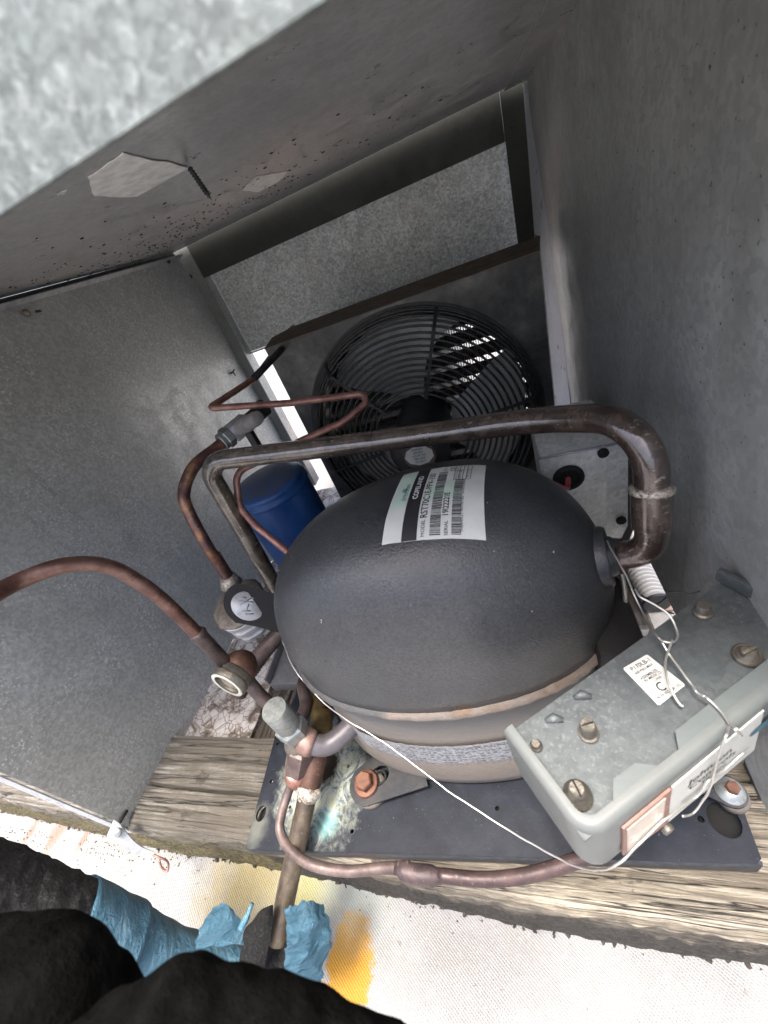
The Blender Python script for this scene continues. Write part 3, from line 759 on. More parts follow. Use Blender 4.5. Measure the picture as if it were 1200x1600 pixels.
# ------------------------------------------------------------------ compressor
CX, CY, CA, CB, CZS, CZT, CN = -.0753, .2025, .1294, .0813, -.2687, -.14, 2.5234
CE, YAW, SK = 2.1516, .21, .1242
CO, SI = math.cos(YAW), math.sin(YAW)
def plan(t, s=1, ds=0):
    c, s_ = math.cos(t), math.sin(t)
    x = (CA * s + ds) * math.copysign(abs(c) ** (2 / CE), c); y = (CB * s + ds) * math.copysign(abs(s_) ** (2 / CE), s_) * (1 + SK * x / CA)
    return CX + x * CO - y * SI, CY + x * SI + y * CO
def domez(x, y, off=0):
    dx, dy = x - CX, y - CY
    xl = dx * CO + dy * SI; yl = (-dx * SI + dy * CO) / (1 + SK * xl / CA)
    r = ((abs(xl) / CA) ** CE + (abs(yl) / CB) ** CE) ** (1 / CE)
    return CZS + (CZT - CZS) * max(0, 1 - r ** CN) ** (1 / CN) + off
K = thing('compressor', 'dusty black oval compressor shell with a white rating label on its dome', 'compressor', (CX, CY, ZP))
def ovring(z, s, seg=240, ds=0):
    out = []
    for k in range(seg):
        p = plan(2 * math.pi * k / seg, s, ds); out.append(V(p[0], p[1], z))
    return out
def skin(bm, rings, capb=True, capt=True):
    R_ = [[bm.verts.new(p) for p in r] for r in rings]
    n = len(R_[0])
    for a, b in zip(R_, R_[1:]):
        for k in range(n): bm.faces.new((a[k], a[(k + 1) % n], b[(k + 1) % n], b[k]))
    if capb: bm.faces.new(R_[0][::-1])
    if capt: bm.faces.new(R_[-1])
bm = BM(); rings = []
for k in range(33):
    t = (k / 32) * math.pi / 2 * .995; rr = math.cos(t) ** (2 / CN); h = math.sin(t) ** (2 / CN)
    rings.append(ovring(CZS + (CZT - CZS) * h, rr))
skin(bm, rings); obj('dome', bm, M_comp, K, smooth=True)
bm = BM(); skin(bm, [ovring(CZS + z, 1, ds=d) for z, d in ((.003, -.001), (.0022, .0022), (0, .0034), (-.002, .0034), (-.0045, .002), (-.005, -.002))]); [setattr(v, 'co', v.co + noise.noise_vector(v.co * 160) * .0011) for v in bm.verts]; obj('weld_seam', bm, M_seam, K, smooth=True)
bm = BM(); skin(bm, [ovring(z, 1, ds=d) for z, d in ((-.402, -.012), (-.400, -.005), (-.394, .001), (-.38, .003), (-.34, .0005), (-.30, -.003), (-.275, -.0025), (-.268, -.002))]); obj('lower_shell', bm, M_can, K, smooth=True)
# worn foil band on the lower shell
def onshell(th, z, off=.0008):
    p = plan(th, 1, .0005 + off); return V(p[0], p[1], z)
bm = BM(); grid(bm, lambda u, v: onshell(R(222 + 66 * u), -.362 + .044 * v + .0012 * noise.noise(V(u * 30, v * 9, 0)) * (v in (0, 1)), .0006), 60, 6); foilo = obj('warning_band', bm, M_foil, K, smooth=True)
bm = BM()
def pl_band(t0, z):
    return lambda x, y: onshell(R(t0) + x / .105, z + y, .0010)
text_bm(bm, 'CAUTION  WARNING', .0055, pl_band(244, -.3250), 1.2)
for r_ in range(6):
    s_ = ''.join(random.choice('AEINORSTLCDMU ') for _ in range(3))
    for c_ in range(34):
        if random.random() < .75:
            a0 = 227 + c_ * 1.75 + random.random() * .4; zz = -.3305 - r_ * .0045
            vs = [bm.verts.new(onshell(R(q), z_, .0010)) for q, z_ in ((a0, zz), (a0 + 1.1, zz), (a0 + 1.1, zz + .0011), (a0, zz + .0011))]; bm.faces.new(vs)
obj('band_print', bm, M_inkgrey, foilo)
# suction neck at right
bm = BM(); nx = V(.0, 0, 0); o0 = V(.0375, .1985, -.2170); ax = V(1, -.16, .16)
lathe(bm, [(.0200, 0), (.0200, .0085), (.0188, .0105), (.0170, .0108), (.0158, .0098), (.0135, .0100), (.0125, .013), (.0112, .0145), (.0108, .017), (.0104, .018)], o0, ax, 40); obj('neck', bm, M_comp, K, smooth=True, auto=45)
# mounting feet
def foot(c, ang, m_bolt, washer, q=1.0):
    f = thing('foot_tmp', '', '', c) if False else None
    c = Vector(c); rot = Matrix.Rotation(ang, 4, 'Z')
    out = []
    for k in range(13): a = math.pi * .5 + math.pi * k / 12; out.append((.017 * q * math.cos(a), .017 * q * math.sin(a)))
    pts = [(p[0], p[1]) for p in out] + [(.052, -.026 if q == 1 else -.012), (.060, .030 if q == 1 else .012)]
    outer_ = [tuple((c + rot @ V(p[0], p[1], 0)))[:2] for p in pts]
    h_ = [tuple(c + rot @ V(.013, .001, 0))[:2]]
    bm = holed(outer_, [(h_[0], .0105 * q, .0078 * q, ang + .2)], c.z - .0022, c.z)
    o = obj('mounting_foot', bm, M_blackm, K)
    bm = BM(); lathe(bm, [(.0148 * q, -.012), (.0155 * q, -.008), (.0155 * q, -.0032), (.0125 * q, -.0023)], c + V(.002, -.002, 0), (0, 0, 1), 28); obj('rubber_grommet', bm, M_lens, o, smooth=True)
    bm = BM()
    for k in range(3): tube(bm, [(c + rot @ V(.0135 + .0055 * math.cos(t), .0055 * math.sin(t), -.006 + k * .0026)) for t in [2 * math.pi * i / 16 for i in range(17)]], .0013, 8, False)
    obj('grommet_ribs', bm, M_plastic, o, smooth=True)
    bm = BM(); lathe(bm, [(.0115, 0), (.0118, .001), (.011, .003), (.009, .0036)] if not washer else [(.0088, 0), (.0088, .001), (.007, .003), (.004, .0055)], c, (0, 0, 1), 28)
    obj('washer', bm, M_rust if not washer else M_zinc, o, smooth=True, auto=40)
    bm = BM(); hexnut(bm, .0082 if not washer else .0042, .003 if not washer else .006, .0125 if not washer else .0105, c, (.05, -.05, 1), .14, .3)
    obj('bolt', bm, m_bolt, o)
    return o
foot((-0.1748, 0.1139, -0.3920), R(28), M_rust, False)
foot((0.1050, 0.1234, -0.3920), R(150), M_rust, True, .6)
foot((-.185, .29, -.392), R(-28), M_rust, False)

# rating label lying on the dome
LA, LB, LC, LD = V(-.0801, .1637, 0), V(-.0214, .1664, 0), V(-.0170, .2283, 0), V(-.0715, .2251, 0)
def lab(s, t, off=.0006):
    p = LA * (1 - s) * (1 - t) + LB * s * (1 - t) + LC * s * t + LD * (1 - s) * t
    return V(p.x, p.y, domez(p.x, p.y) + off + .0004 * max(0, noise.noise(V(s * 5, t * 6, 0))))
def lrect(s0, s1, t0, t1, off, nu=10, nv=10, bm=None):
    bm = bm or BM(); grid(bm, lambda u, v: lab(s0 + (s1 - s0) * u, t0 + (t1 - t0) * v, off), nu, nv); return bm
LB_ = obj('rating_label', lrect(0, 1, 0, 1, .0005, 24, 24), M_cream, K, smooth=True)
obj('label_stripe', lrect(.20, .355, 0.001, .999, .0007, 5, 24), M_ink, LB_, smooth=True)
bm = lrect(.02, .195, .36, .97, .0007, 5, 14); lrect(.40, .74, .42, .66, .0007, 6, 6, bm); obj('label_tint', bm, M_green, LB_, smooth=True)
LW, LH = .060, .062
def ltx(s, t):
    """lettering runs from the near edge to the far edge; lines step to the right"""
    return lambda x, y: lab(s - y / LW, t + x / LH, .0010)
bm = BM()
text_bm(bm, 'RST70C1E-PFV-150', .0061, ltx(.445, .20), .83, bold=.00008)
text_bm(bm, 'MODEL', .0032, ltx(.43, .02), .95)
text_bm(bm, 'SERIAL', .0030, ltx(.655, .02), .95)
text_bm(bm, '19I22221E', .0050, ltx(.655, .20), .85, bold=.00006)
text_bm(bm, 'THERMALLY PROTECTED', .0022, ltx(.80, .05), .95)
text_bm(bm, '078-1061-10 18GA05B', .0017, ltx(.80, .46), .9)
text_bm(bm, 'CE', .0046, ltx(.66, .86), 1)
text_bm(bm, 'UL us', .0034, ltx(.56, .88), 1)
text_bm(bm, 'VOLTS  PH HZ LRA', .0021, ltx(.705, .70), .8)
text_bm(bm, '208-230 1  60 44.0', .0019, ltx(.745, .70), .8)
text_bm(bm, 'OIL  OZ  POE', .0022, ltx(.83, .72), .8)
def bar(s0, s1, t0, t1): lrect(s0, s1, t0, t1, .0009, 2, 1, bm)
for (s0, s1, ta, tb) in ((.48, .585, .03, .87), (.69, .78, .03, .68)):
    t = ta
    while t < tb:
        w = random.choice((.004, .004, .007, .010)); bar(s0, s1, t, t + w); t += w + random.choice((.004, .005, .008))
for t_ in (.69, .97): bar(.665, .85, t_, t_ + .004)
for s_ in (.665, .715, .76, .80, .847): lrect(s_, s_ + .006, .69, .974, .0009, 1, 6, bm)
bar(.665, .76, .86, .864)
obj('label_print', bm, M_ink, LB_)
bm = BM(); text_bm(bm, 'COPELAND', .0048, ltx(.305, .46), .95, bold=.00008); obj('label_print', bm, M_white, LB_)
bm = BM(); text_bm(bm, 'EMERSON', .0040, ltx(.175, .46), .95)
for k in range(3): 
    for q in range(2): lrect(.10 + q * .03, .122 + q * .03, .60 + k * .022, .614 + k * .022, .0010, 1, 1, bm)
obj('label_print', bm, M_inkblue, LB_)

# ------------------------------------------------------------------ big pipe over the compressor
r0 = .0087
BPp = thing('suction_pipe', 'thick glossy brown pipe looping from the right of the compressor over to the left', 'copper pipe', V(*(0.0695, 0.2006, -0.1686)))
pts = [V(.050, .207, -.2335), V(.074, .204, -.236), V(*(0.0685, 0.1990, -0.1648)), V(*(0.0673, 0.2290, -0.1419)), V(*(0.0436, 0.2573, -0.1436)), V(*(-0.0957, 0.2829, -0.1411)), V(*(-0.2501, 0.2693, -0.1187)), V(*(-0.2606, 0.2675, -0.1500)), V(*(-0.2688, 0.2545, -0.3084)), V(*(-0.2704, 0.2368, -0.4098))]
pts = [V(.047, .1965, -.2155), V(*(0.0678, 0.1870, -0.2049)), V(*(0.0702, 0.2061, -0.1265)), V(*(0.0277, 0.2540, -0.1390)), V(*(-0.0957, 0.2829, -0.1411)), V(*(-0.2559, 0.2701, -0.1143)), V(*(-0.2740, 0.2677, -0.2703)), V(*(-0.2801, 0.2550, -0.3802))]
P = dense(fillet(pts, [0, .017, .030, .2, .2, .020, .2, 0], 12), .004)
bm = BM(); tube(bm, P, r0, 28, wob=.00015, wf=120); obj('pipe', bm, M_pipe, BPp, smooth=True)
# swaged coupling and its braze ring
i0 = min(range(len(P)), key=lambda i: (P[i] - V(*(0.0689, 0.1980, -0.1664))).length)
d = (P[i0 + 1] - P[i0 - 1]).normalized()
bm = BM(); tube(bm, [P[i0] - d * t for t in (.0005, .006, .016, .024)], [.0103, .0103, .0103, .0101], 28); obj('coupling', bm, M_pipe, BPp, smooth=True, auto=50)
bm = BM(); tube(bm, [P[i0] + d * t for t in (-.0022, -.001, .0008, .0028)], [.0103, .0112, .0109, .0087], 40, wob=.0013, wf=300); obj('braze_ring', bm, M_braze, BPp, smooth=True)
bm = BM(); tube(bm, dense([V(.052, .1958, -.2150), V(.0560, .1952, -.2146)], .002), .0112, 24, wob=.0006, wf=200); obj('braze_ring', bm, M_rustcu, BPp, smooth=True)

# ------------------------------------------------------------------ condenser: shroud, guard, fan, coil
SX0, SX1, SZ0, SZ1, SY = -.283, .062, -.43, -.0855, .513
C = thing('condenser', 'grimy dark condenser with fan shroud at the back of the housing', 'condenser', (-.11, .6, SZ0))
bm = BM()
FC = V(-.112, SY, -.252)
outer_ = [(SX0, SZ0), (SX1, SZ0), (SX1, SZ1), (SX0, SZ1)]
hb = holed([(p[0], p[1]) for p in outer_], [((FC.x, FC.z), .152, .152, 0)], 0, .0012)
for v in hb.verts: v.co = V(v.co.x, SY + v.co.z, v.co.y)
bmesh.ops.recalc_face_normals(hb, faces=hb.faces); obj('shroud_face', hb, M_shroud, C)
bm = BM(); prism(bm, [(SX0, SY - .001, SZ1), (SX1, SY - .001, SZ1), (SX1 + .013, .60, SZ1 + .0005), (SX0 + .01, .60, SZ1 + .0005), (SX0 - .015, .575, SZ1)], (0, 0, .0012)); bmesh.ops.recalc_face_normals(bm, faces=bm.faces); obj('shroud_top', bm, M_shroudtop, C)
bm = BM(); prism(bm, [(SX0, SY + .0015, SZ1), (SX0, SY + .0015, SZ0), (SX0 - .002, .60, SZ0), (SX0 - .002, .60, SZ1)], (.001, 0, 0)); bmesh.ops.recalc_face_normals(bm, faces=bm.faces); obj('shroud_side', bm, M_shroud, C)
bm = BM(); prism(bm, [(SX1, SY + .0015, SZ1 - .001), (SX1, SY + .0015, SZ0), (SX1 + .012, .60, SZ0), (SX1 + .012, .60, SZ1 - .001)], (-.001, 0, 0)); bmesh.ops.recalc_face_normals(bm, faces=bm.faces); obj('shroud_side', bm, M_shroud, C)
bm = BM(); lathe(bm, [(.152, 0), (.150, .008), (.150, .05), (.149, .05), (.149, .008), (.151, -.0002)], FC, (0, 1, 0), 64, cap=False); obj('fan_ring', bm, M_shroud, C, smooth=True)
bm = BM()
x = SX0 + .006
while x < SX1 + .006:
    box(bm, (x, .602, SZ0), (x + .00045, .630, SZ1 - .004)); x += .0034
o = obj('coil_fins', bm, M_fin, C); o['kind'] = 'stuff'
bm = BM(); z = SZ0 + .010; k = 0
while z < SZ1 - .022:
    for q in range(2):
        tube(bm, [(SX0 + .002, .610 + q * .0135, z + q * .0125), (SX1 + .008, .610 + q * .0135, z + q * .0125)], .0048, 10)
    z += .025
o = obj('coil_tubes', bm, M_rustcu, C, smooth=True); o['kind'] = 'stuff'
for xx in (SX0 - .002, SX1 + .010):
    bm = BM(); box(bm, (xx, .6012, SZ0), (xx + .002, .632, SZ1)); obj('end_plate', bm, M_shroud, C)
# guard
G = thing('fan_guard', 'round black wire fan guard on the condenser shroud', 'fan guard', (FC.x, SY, FC.z))
def gy(r):
    t = (r - .060) / .100
    return .486 + (.024 * max(0, (t - .84) / .16) ** 1.3)
radii = [.0635 + .0074 * k for k in range(12)]
radii += [.1495, .1530, .1560, .1582, .1596]
for k, r in enumerate(radii):
    bm = BM(); y = gy(r)
    rv = r
    tube(bm, [V(FC.x + rv * math.cos(a), y, FC.z + rv * math.sin(a)) for a in [2 * math.pi * i / 72 for i in range(73)]], .00155, 8, False)
    obj('ring', bm, M_black, G, smooth=True)
bm = BM(); lathe(bm, [(.1575, 0), (.164, 0), (.164, -.0022), (.1575, -.0022), (.1575, 0)], V(FC.x, SY - .0003, FC.z), (0, 1, 0), 72, cap=False); obj('mounting_ring', bm, M_blackm, G, smooth=True, auto=40)
a0 = math.atan2(-.10 - FC.z, -.048 - FC.x)
for k in range(6):
    a = a0 + k * math.pi / 3 + (.0 if k % 2 else .02)
    bm = BM(); pp = [V(FC.x + r * math.cos(a), gy(r) - .0022, FC.z + r * math.sin(a)) for r in (.058, .08, .10, .12, .1438, .1515, .156, .160)]
    x_ = V(-math.sin(a), 0, math.cos(a)) * .0022
    R_ = [[bm.verts.new(p + x_), bm.verts.new(p - x_), bm.verts.new(p - x_ + V(0, -.0016, 0)), bm.verts.new(p + x_ + V(0, -.0016, 0))] for p in pp]
    for r1, r2 in zip(R_, R_[1:]):
        for q in range(4): bm.faces.new((r1[q], r1[(q + 1) % 4], r2[(q + 1) % 4], r2[q]))
    bm.faces.new(R_[0]); bm.faces.new(R_[-1][::-1]); bmesh.ops.recalc_face_normals(bm, faces=bm.faces)
    obj('spoke', bm, M_blackm, G)
# fan and motor
F = thing('fan', 'grey metal bladed fan with its motor behind the wire guard', 'fan', (FC.x, .53, FC.z))
for k in range(3):
    a = R(100) + k * math.pi * 2 / 3
    def bl(u, v, a=a):
        r = .040 + .104 * u; half = R(44) * (.6 + .4 * u); th = a + (v - .5) * 2 * half + .12 * math.sin(u * 3)
        return V(FC.x + r * math.cos(th), .545 + (v - .5) * .036 + .006 * math.cos((v - .5) * 3), FC.z + r * math.sin(th))
    bm = BM(); grid(bm, bl, 14, 14); bmesh.ops.solidify(bm, geom=bm.faces[:], thickness=.0012); obj('blade', bm, M_blade, F, smooth=True, auto=50)
bm = BM(); lathe(bm, [(.0, -.012), (.030, -.012), (.034, -.008), (.036, .02), (.0, .02)], V(FC.x, .54, FC.z), (0, 1, 0), 32); obj('hub', bm, M_blackm, F, smooth=True, auto=45)
mc = V(*(-0.1154, 0.4500, -0.2618)); 
bm = BM(); lathe(bm, [(.040, .085), (.041, .01), (.040, .004), (.034, .0), (.0, -.0015)][::-1], V(FC.x, .448, FC.z - .002), (0, 1, 0), 40); mot = obj('motor', bm, M_blackm, F, smooth=True, auto=45)
q = V(*(-0.1131, 0.4455, -0.2554)); bm = BM()
sp = [V(q.x + .0195 * math.cos(t), .4452, q.z + .0145 * math.sin(t)) for t in [2 * math.pi * (i + .5) / 9 for i in range(9)]]
# motor label carried on a small terminal cap
bm2 = BM(); lathe(bm2, [(.0235, .03), (.0235, .003), (.021, .0)][::-1], V(q.x, .4465, q.z - .001), (0, 1, 0), 28); obj('end_cap', bm2, M_shroudtop, mot, smooth=True, auto=45)
prism(bm, sp, (0, .0008, 0)); bmesh.ops.recalc_face_normals(bm, faces=bm.faces); ml = obj('motor_label', bm, M_cream, F)
bm = BM()
for k, s_ in enumerate(('EMERSON', '208-230V', '1/15 HP 1550', 'RPM 60HZ', 'TH. PROT.')):
    text_bm(bm, s_, .0042, lambda x, y, k=k: V(q.x + x, .4449, q.z + .0085 - k * .0047 + y), .8, 'CENTER')
obj('label_print', bm, M_ink, F)

# ------------------------------------------------------------------ blue receiver
RC = V(-.297, .385, -.4)
B_ = thing('receiver_tank', 'blue upright receiver cylinder with a dusty top, behind the pipes at left', 'tank', (RC.x, RC.y, -.428))
bm = BM(); lathe(bm, [(.046, -.022), (.049, -.015), (.0495, .178), (.0495, .181), (.0478, .183), (.0478, .186), (.0482, .188), (.046, .1915), (.036, .1945), (.02, .196), (.0001, .1965)], RC, (0, 0, 1), 56); obj('shell', bm, M_blue, B_, smooth=True, auto=55)
bm = BM(); lathe(bm, [(.0500, .176), (.0510, .178), (.0510, .180), (.0500, .182)], RC, (0, 0, 1), 56, cap=False); obj('rim', bm, M_blue, B_, smooth=True)

# ------------------------------------------------------------------ small copper lines
def line(name, label, pts, r, m, cat='copper pipe', f='cat', fr=.01, extra=None, wob=.0002):
    T = thing(name, label, cat, Vector(pts[0]))
    P = catmull(pts, 10) if f == 'cat' else dense(fillet(pts, fr, 10), .004)
    bm = BM(); tube(bm, P, r, 18, wob=wob, wf=90); obj('pipe', bm, m, T, smooth=True)
    return T, P
T1, _ = line('liquid_line', 'thin pink copper line bent in a zigzag before the fan guard and blue tank',
    [(-0.2647, 0.4794, -0.0916), (-0.2674, 0.4338, -0.0979), (-0.2840, 0.3508, -0.0931), (-0.2017, 0.3575, -0.1134), (-0.1102, 0.3645, -0.1300), (-0.1450, 0.3414, -0.1407), (-0.1894, 0.3382, -0.1460), (-0.2527, 0.2937, -0.1427), (-0.2547, 0.2729, -0.1692), (-0.2396, 0.2600, -0.1861), (-0.2113, 0.2450, -0.2132), (-0.1762, 0.2265, -0.2489)], .0034, M_cu, f='fil', fr=[0, .03, .005, .1, .007, .03, .03, .016, .02, .04, .04, 0])
bm = BM(); tube(bm, [V(*(-0.2585, 0.5085, -0.0917)), V(*(-0.2667, 0.4283, -0.0967))], .0042, 14); obj('sleeve', bm, M_blackm, T1, smooth=True)
T2, P2 = line('discharge_line', 'heat stained copper pipe rising from the grey valve body at left to the stop valve',
    [(-0.3237, 0.2649, -0.2632), (-0.3176, 0.2631, -0.2340), (-0.3096, 0.2609, -0.1976), (-0.3136, 0.2744, -0.1599), (-0.3134, 0.2863, -0.1443), (-0.3036, 0.3069, -0.1314), (-0.2903, 0.3338, -0.1296), (-0.2835, 0.3444, -0.1281)], .0060, M_cu_heat)
bm = BM(); tube(bm, [V(*(-0.3203, 0.2639, -0.2525)), V(*(-0.3132, 0.2627, -0.2161))], .0068, 18, wob=.0004, wf=150); obj('coupling', bm, M_cu_heat, T2, smooth=True, auto=50)
bm = BM(); tube(bm, [V(*(-0.3203, 0.2616, -0.2609)), V(*(-0.3192, 0.2633, -0.2488))], [.0125, .0085], 24, wob=.001, wf=200); obj('braze_ring', bm, M_braze, T2, smooth=True)
# stop valve
SV = thing('stop_valve', 'dirty silver stop valve with a grey cap, near the left post', 'valve', V(*(-0.2731, 0.3583, -0.1244)))
a, b = V(*(-0.2884, 0.3420, -0.1286)), V(*(-0.2565, 0.3930, -0.1230)); ax = (b - a).normalized(); LN = (b - a).length
bm = BM(); lathe(bm, [(.0085, 0), (.0095, .001), (.0095, .005), (.008, .006)], a, ax, 24); obj('collar', bm, M_zinc, SV, smooth=True, auto=40)
bm = BM(); hexnut(bm, .0115, .005, .014, a, ax, .12, .2); obj('flare_nut', bm, M_zinc, SV)
bm = BM(); box(bm, (-.010, -.009, .014), (.010, .009, .040), .002, M=Matrix.Translation(a) @ ax.to_track_quat('Z', 'Y').to_matrix().to_4x4()); obj('valve_body', bm, M_cast, SV, smooth=True, auto=40)
bm = BM(); lathe(bm, [(.0075, .038), (.0075, .055), (.010, .056), (.010, .066)], a, ax, 20); obj('outlet', bm, M_blackm, SV, smooth=True, auto=40)
c0 = a + ax * .024; c1 = V(*(-0.2288, 0.3397, -0.1128)); ca = (c1 - c0)
bm = BM(); lathe(bm, [(.0085, .008), (.0085, ca.length * .55), (.0075, ca.length * .56), (.0075, ca.length * .85), (.0066, ca.length * .97), (.003, ca.length)], c0, ca, 22); obj('cap', bm, plain('taupe_cap', (.34, .31, .29), .5), SV, smooth=True, auto=40)
bm = BM(); q = V(*(-0.2573, 0.3524, -0.1413)); box(bm, (-.004, -.004, -.014), (.004, .004, .012), .001, M=Matrix.Translation(q)); obj('lug', bm, M_blackm, SV)

# grey cast valve body with the black strap and oval badge
VB = thing('cast_valve_body', 'grey lumpy casting with an oval badge held by a black strap, left of the compressor', 'valve', V(*(-0.3203, 0.2358, -0.3125)))
c = V(*(-0.3320, 0.2617, -0.3032)); up = V(.12, -.1, 1).normalized()
bm = BM(); lathe(bm, [(.020, -.036), (.026, -.033), (.027, -.027), (.0235, -.025), (.0235, -.020), (.0295, -.018), (.030, -.010), (.0265, -.008), (.0265, -.003), (.033, -.001), (.034, .007), (.031, .010)], c, up, 56, sx=1.0, sy=.85)
for v in bm.verts: v.co += noise.noise_vector(v.co * 70) * .0016
obj('casting', bm, M_cast, VB, smooth=True, auto=50)
bm = BM(); lathe(bm, [(.0345, .0085), (.0345, .011), (.031, .0145), (.020, .0165), (.0001, .017)], c, up, 40, sx=1.0, sy=.85)
for v in bm.verts: v.co += noise.noise_vector(v.co * 110) * .0022
obj('lid', bm, M_castdirt, VB, smooth=True)
# flat strap facing the viewer
cs = V(*(-0.2793, 0.2257, -0.2581)); nv = (-cs).normalized()
xs = (V(*(-0.2571, 0.2204, -0.2777)) - cs).normalized(); xs = (xs - nv * xs.dot(nv)).normalized(); ys = nv.cross(xs)
ptsS = catmull([(-0.2706, 0.2387, -0.2457), (-0.2848, 0.2385, -0.2380), (-0.2949, 0.2332, -0.2392), (-0.3011, 0.2254, -0.2461), (-0.3007, 0.2178, -0.2564), (-0.2932, 0.2125, -0.2675)], 4) + [V(*(-0.2743, 0.2132, -0.2775)), V(*(-0.2556, 0.2126, -0.2889)), V(*(-0.2279, 0.2106, -0.3073)), V(*(-0.2224, 0.2433, -0.2671)), V(*(-0.2503, 0.2376, -0.2588))]
bm = BM(); prism(bm, ptsS, -nv * .0035); bmesh.ops.recalc_face_normals(bm, faces=bm.faces)
ST = obj('strap', bm, M_plastic, VB)
bm = BM(); lathe(bm, [(.0172, .0003), (.0172, .0022), (.0158, .0032), (.0001, .0034)], cs + xs * .001, nv, 48, up=ys, sx=1.0, sy=.80); bmesh.ops.rotate(bm, cent=cs, matrix=Matrix.Rotation(0, 3, nv), verts=bm.verts); BG = obj('badge', bm, M_cast, VB, smooth=True, auto=40)
bm = BM()
for (u0, v0, u1, v1) in ((-.009, .000, .004, .006), (-.006, -.003, .000, .009), (-.0095, .004, -.005, .006), (-.001, -.007, .006, -.003), (.001, .002, .003, -.008), (.004, -.008, .010, -.004), (-.002, .008, .004, .010)):
    tube(bm, [cs + nv * .0034 + xs * u0 + ys * v0, cs + nv * .0034 + xs * u1 + ys * v1], .0006, 6)
obj('badge_relief', bm, M_zinc, BG, smooth=True)

# ribbed pipe hidden behind the sight glass
T, Pp = line('ribbed_pipe', 'dull pinkish pipe with fine ribs, between the casting and the sight glass', [(-0.2946, 0.2525, -0.3402), (-0.3140, 0.2269, -0.3455), (-0.3289, 0.2027, -0.3516), (-0.3415, 0.1870, -0.3651)], .0098, M_cu_dark)
bm = BM(); Q = catmull([(-0.2946, 0.2525, -0.3402), (-0.3140, 0.2269, -0.3455), (-0.3289, 0.2027, -0.3516)], 9)
for a_, b_ in zip(Q[::1], Q[1::1]):
    dd = (b_ - a_).normalized(); tube(bm, [a_, a_ + dd * .0012], .0106, 18)
obj('ribs', bm, M_cu_dark, T, smooth=True, auto=40)

# curved pipe at left, sight glass, service valve
AP = thing('curved_pipe', 'brown copper pipe arching in from the left edge to the sight glass', 'copper pipe', V(*(-0.2802, 0.1502, -0.1153)))
P = catmull([(-0.2929, 0.0709, -0.0904), (-0.2850, 0.0959, -0.0881), (-0.2842, 0.1189, -0.0931), (-0.2705, 0.1381, -0.1019), (-0.2623, 0.1506, -0.1215), (-0.2542, 0.1526, -0.1533), (-0.2511, 0.1510, -0.1923), (-0.2497, 0.1484, -0.2316)], 12)
bm = BM(); tube(bm, P, .0050, 22, wob=.0002); obj('pipe', bm, M_cu_arc, AP, smooth=True)
a_, b_ = V(*(-0.2504, 0.1509, -0.1964)), V(*(-0.2490, 0.1487, -0.2370)); dd = (b_ - a_)
bm = BM(); tube(bm, [a_ + dd * t for t in (0, .06, .12, .2, 1.)], [.0054, .0068, .0060, .0057, .0057], 22, wob=.0004, wf=200); obj('coupling', bm, M_cu_dark, AP, smooth=True)
SG = thing('sight_glass', 'round sight glass fitting with a pale rim on the curved copper pipe', 'sight glass', V(*(-0.2487, 0.1494, -0.2484)))
c = V(*(-0.2447, 0.1513, -0.2499)); fc = V(*(-0.2435, 0.1359, -0.2394)); ld = (V(*(-0.2586, 0.1388, -0.2586)) - c).normalized(); ax = (ld * .80 + (-c).normalized() * .60).normalized()
bm = BM(); bmesh.ops.create_uvsphere(bm, u_segments=28, v_segments=16, radius=.0145, matrix=Matrix.Translation(c)); 
for v in bm.verts: v.co += noise.noise_vector(v.co * 60) * .0012
obj('body', bm, copper('copper_body', (.15, .08, .055), (.07, .04, .03), (.27, .17, .125), .45, .5), SG, smooth=True)
bm = BM(); lathe(bm, [(.0150, .004), (.0160, .006), (.0160, .009), (.0145, .0095), (.0145, .0105), (.0160, .011), (.0160, .0145), (.0150, .016), (.0112, .016), (.0105, .0135)], c, ax, 40, cap=False); obj('rim', bm, M_brass, SG, smooth=True, auto=35)
bm = BM(); lathe(bm, [(.0112, .0152), (.0148, .0163), (.0145, .017), (.0115, .0168)], c, ax, 40, cap=False); obj('gasket', bm, M_gaskwhite, SG, smooth=True)
bm = BM(); lathe(bm, [(.0112, .0135), (.0075, .0142), (.0001, .0146)], c, ax, 32); obj('glass', bm, M_glass, SG, smooth=True)
bm = BM(); lathe(bm, [(.0068, .0146), (.0055, .0152), (.002, .0154)], c, ax, 20); obj('indicator', bm, M_castdirt, SG, smooth=True)
T, _ = line('connecting_pipe', 'short dull copper pipe from the sight glass down to the zinc capped valve', [(-0.2437, 0.1474, -0.2627), (-0.2390, 0.1430, -0.2799), (-0.2317, 0.1382, -0.2993), (-0.2269, 0.1330, -0.3123)], .0058, M_cu_dark)

SVc = thing('service_valve', 'brass service valve with a plain zinc hexagon cap, left of the compressor foot', 'valve', V(*(-0.2227, 0.1281, -0.3265)))
a, b = V(*(-0.2172, 0.1277, -0.3250)), V(*(-0.2113, 0.1261, -0.2708)); ax = (b - a); LN = ax.length
bm = BM(); lathe(bm, [(.0098, LN * .40), (.0105, LN * .43), (.0105, LN * .98), (.0100, LN), (.0001, LN)], a, ax, 28); obj('cap', bm, M_zinc, SVc, smooth=True, auto=35)
bm = BM(); hexnut(bm, .0132, LN * .16, LN * .46, a, ax, .14, .2); obj('cap_nut', bm, M_zinc, SVc)
bm = BM(); lathe(bm, [(.0085, LN * -.15), (.0095, 0), (.0095, LN * .16)], a, ax, 22); obj('stem', bm, M_brass, SVc, smooth=True, auto=35)
v0, v1 = V(*(-0.2233, 0.1274, -0.3219)), V(*(-0.2002, 0.1287, -0.3334))
bm = BM(); bmesh.ops.create_uvsphere(bm, u_segments=20, v_segments=12, radius=.0135, matrix=Matrix.Translation(V(*(-0.2199, 0.1263, -0.3324))))
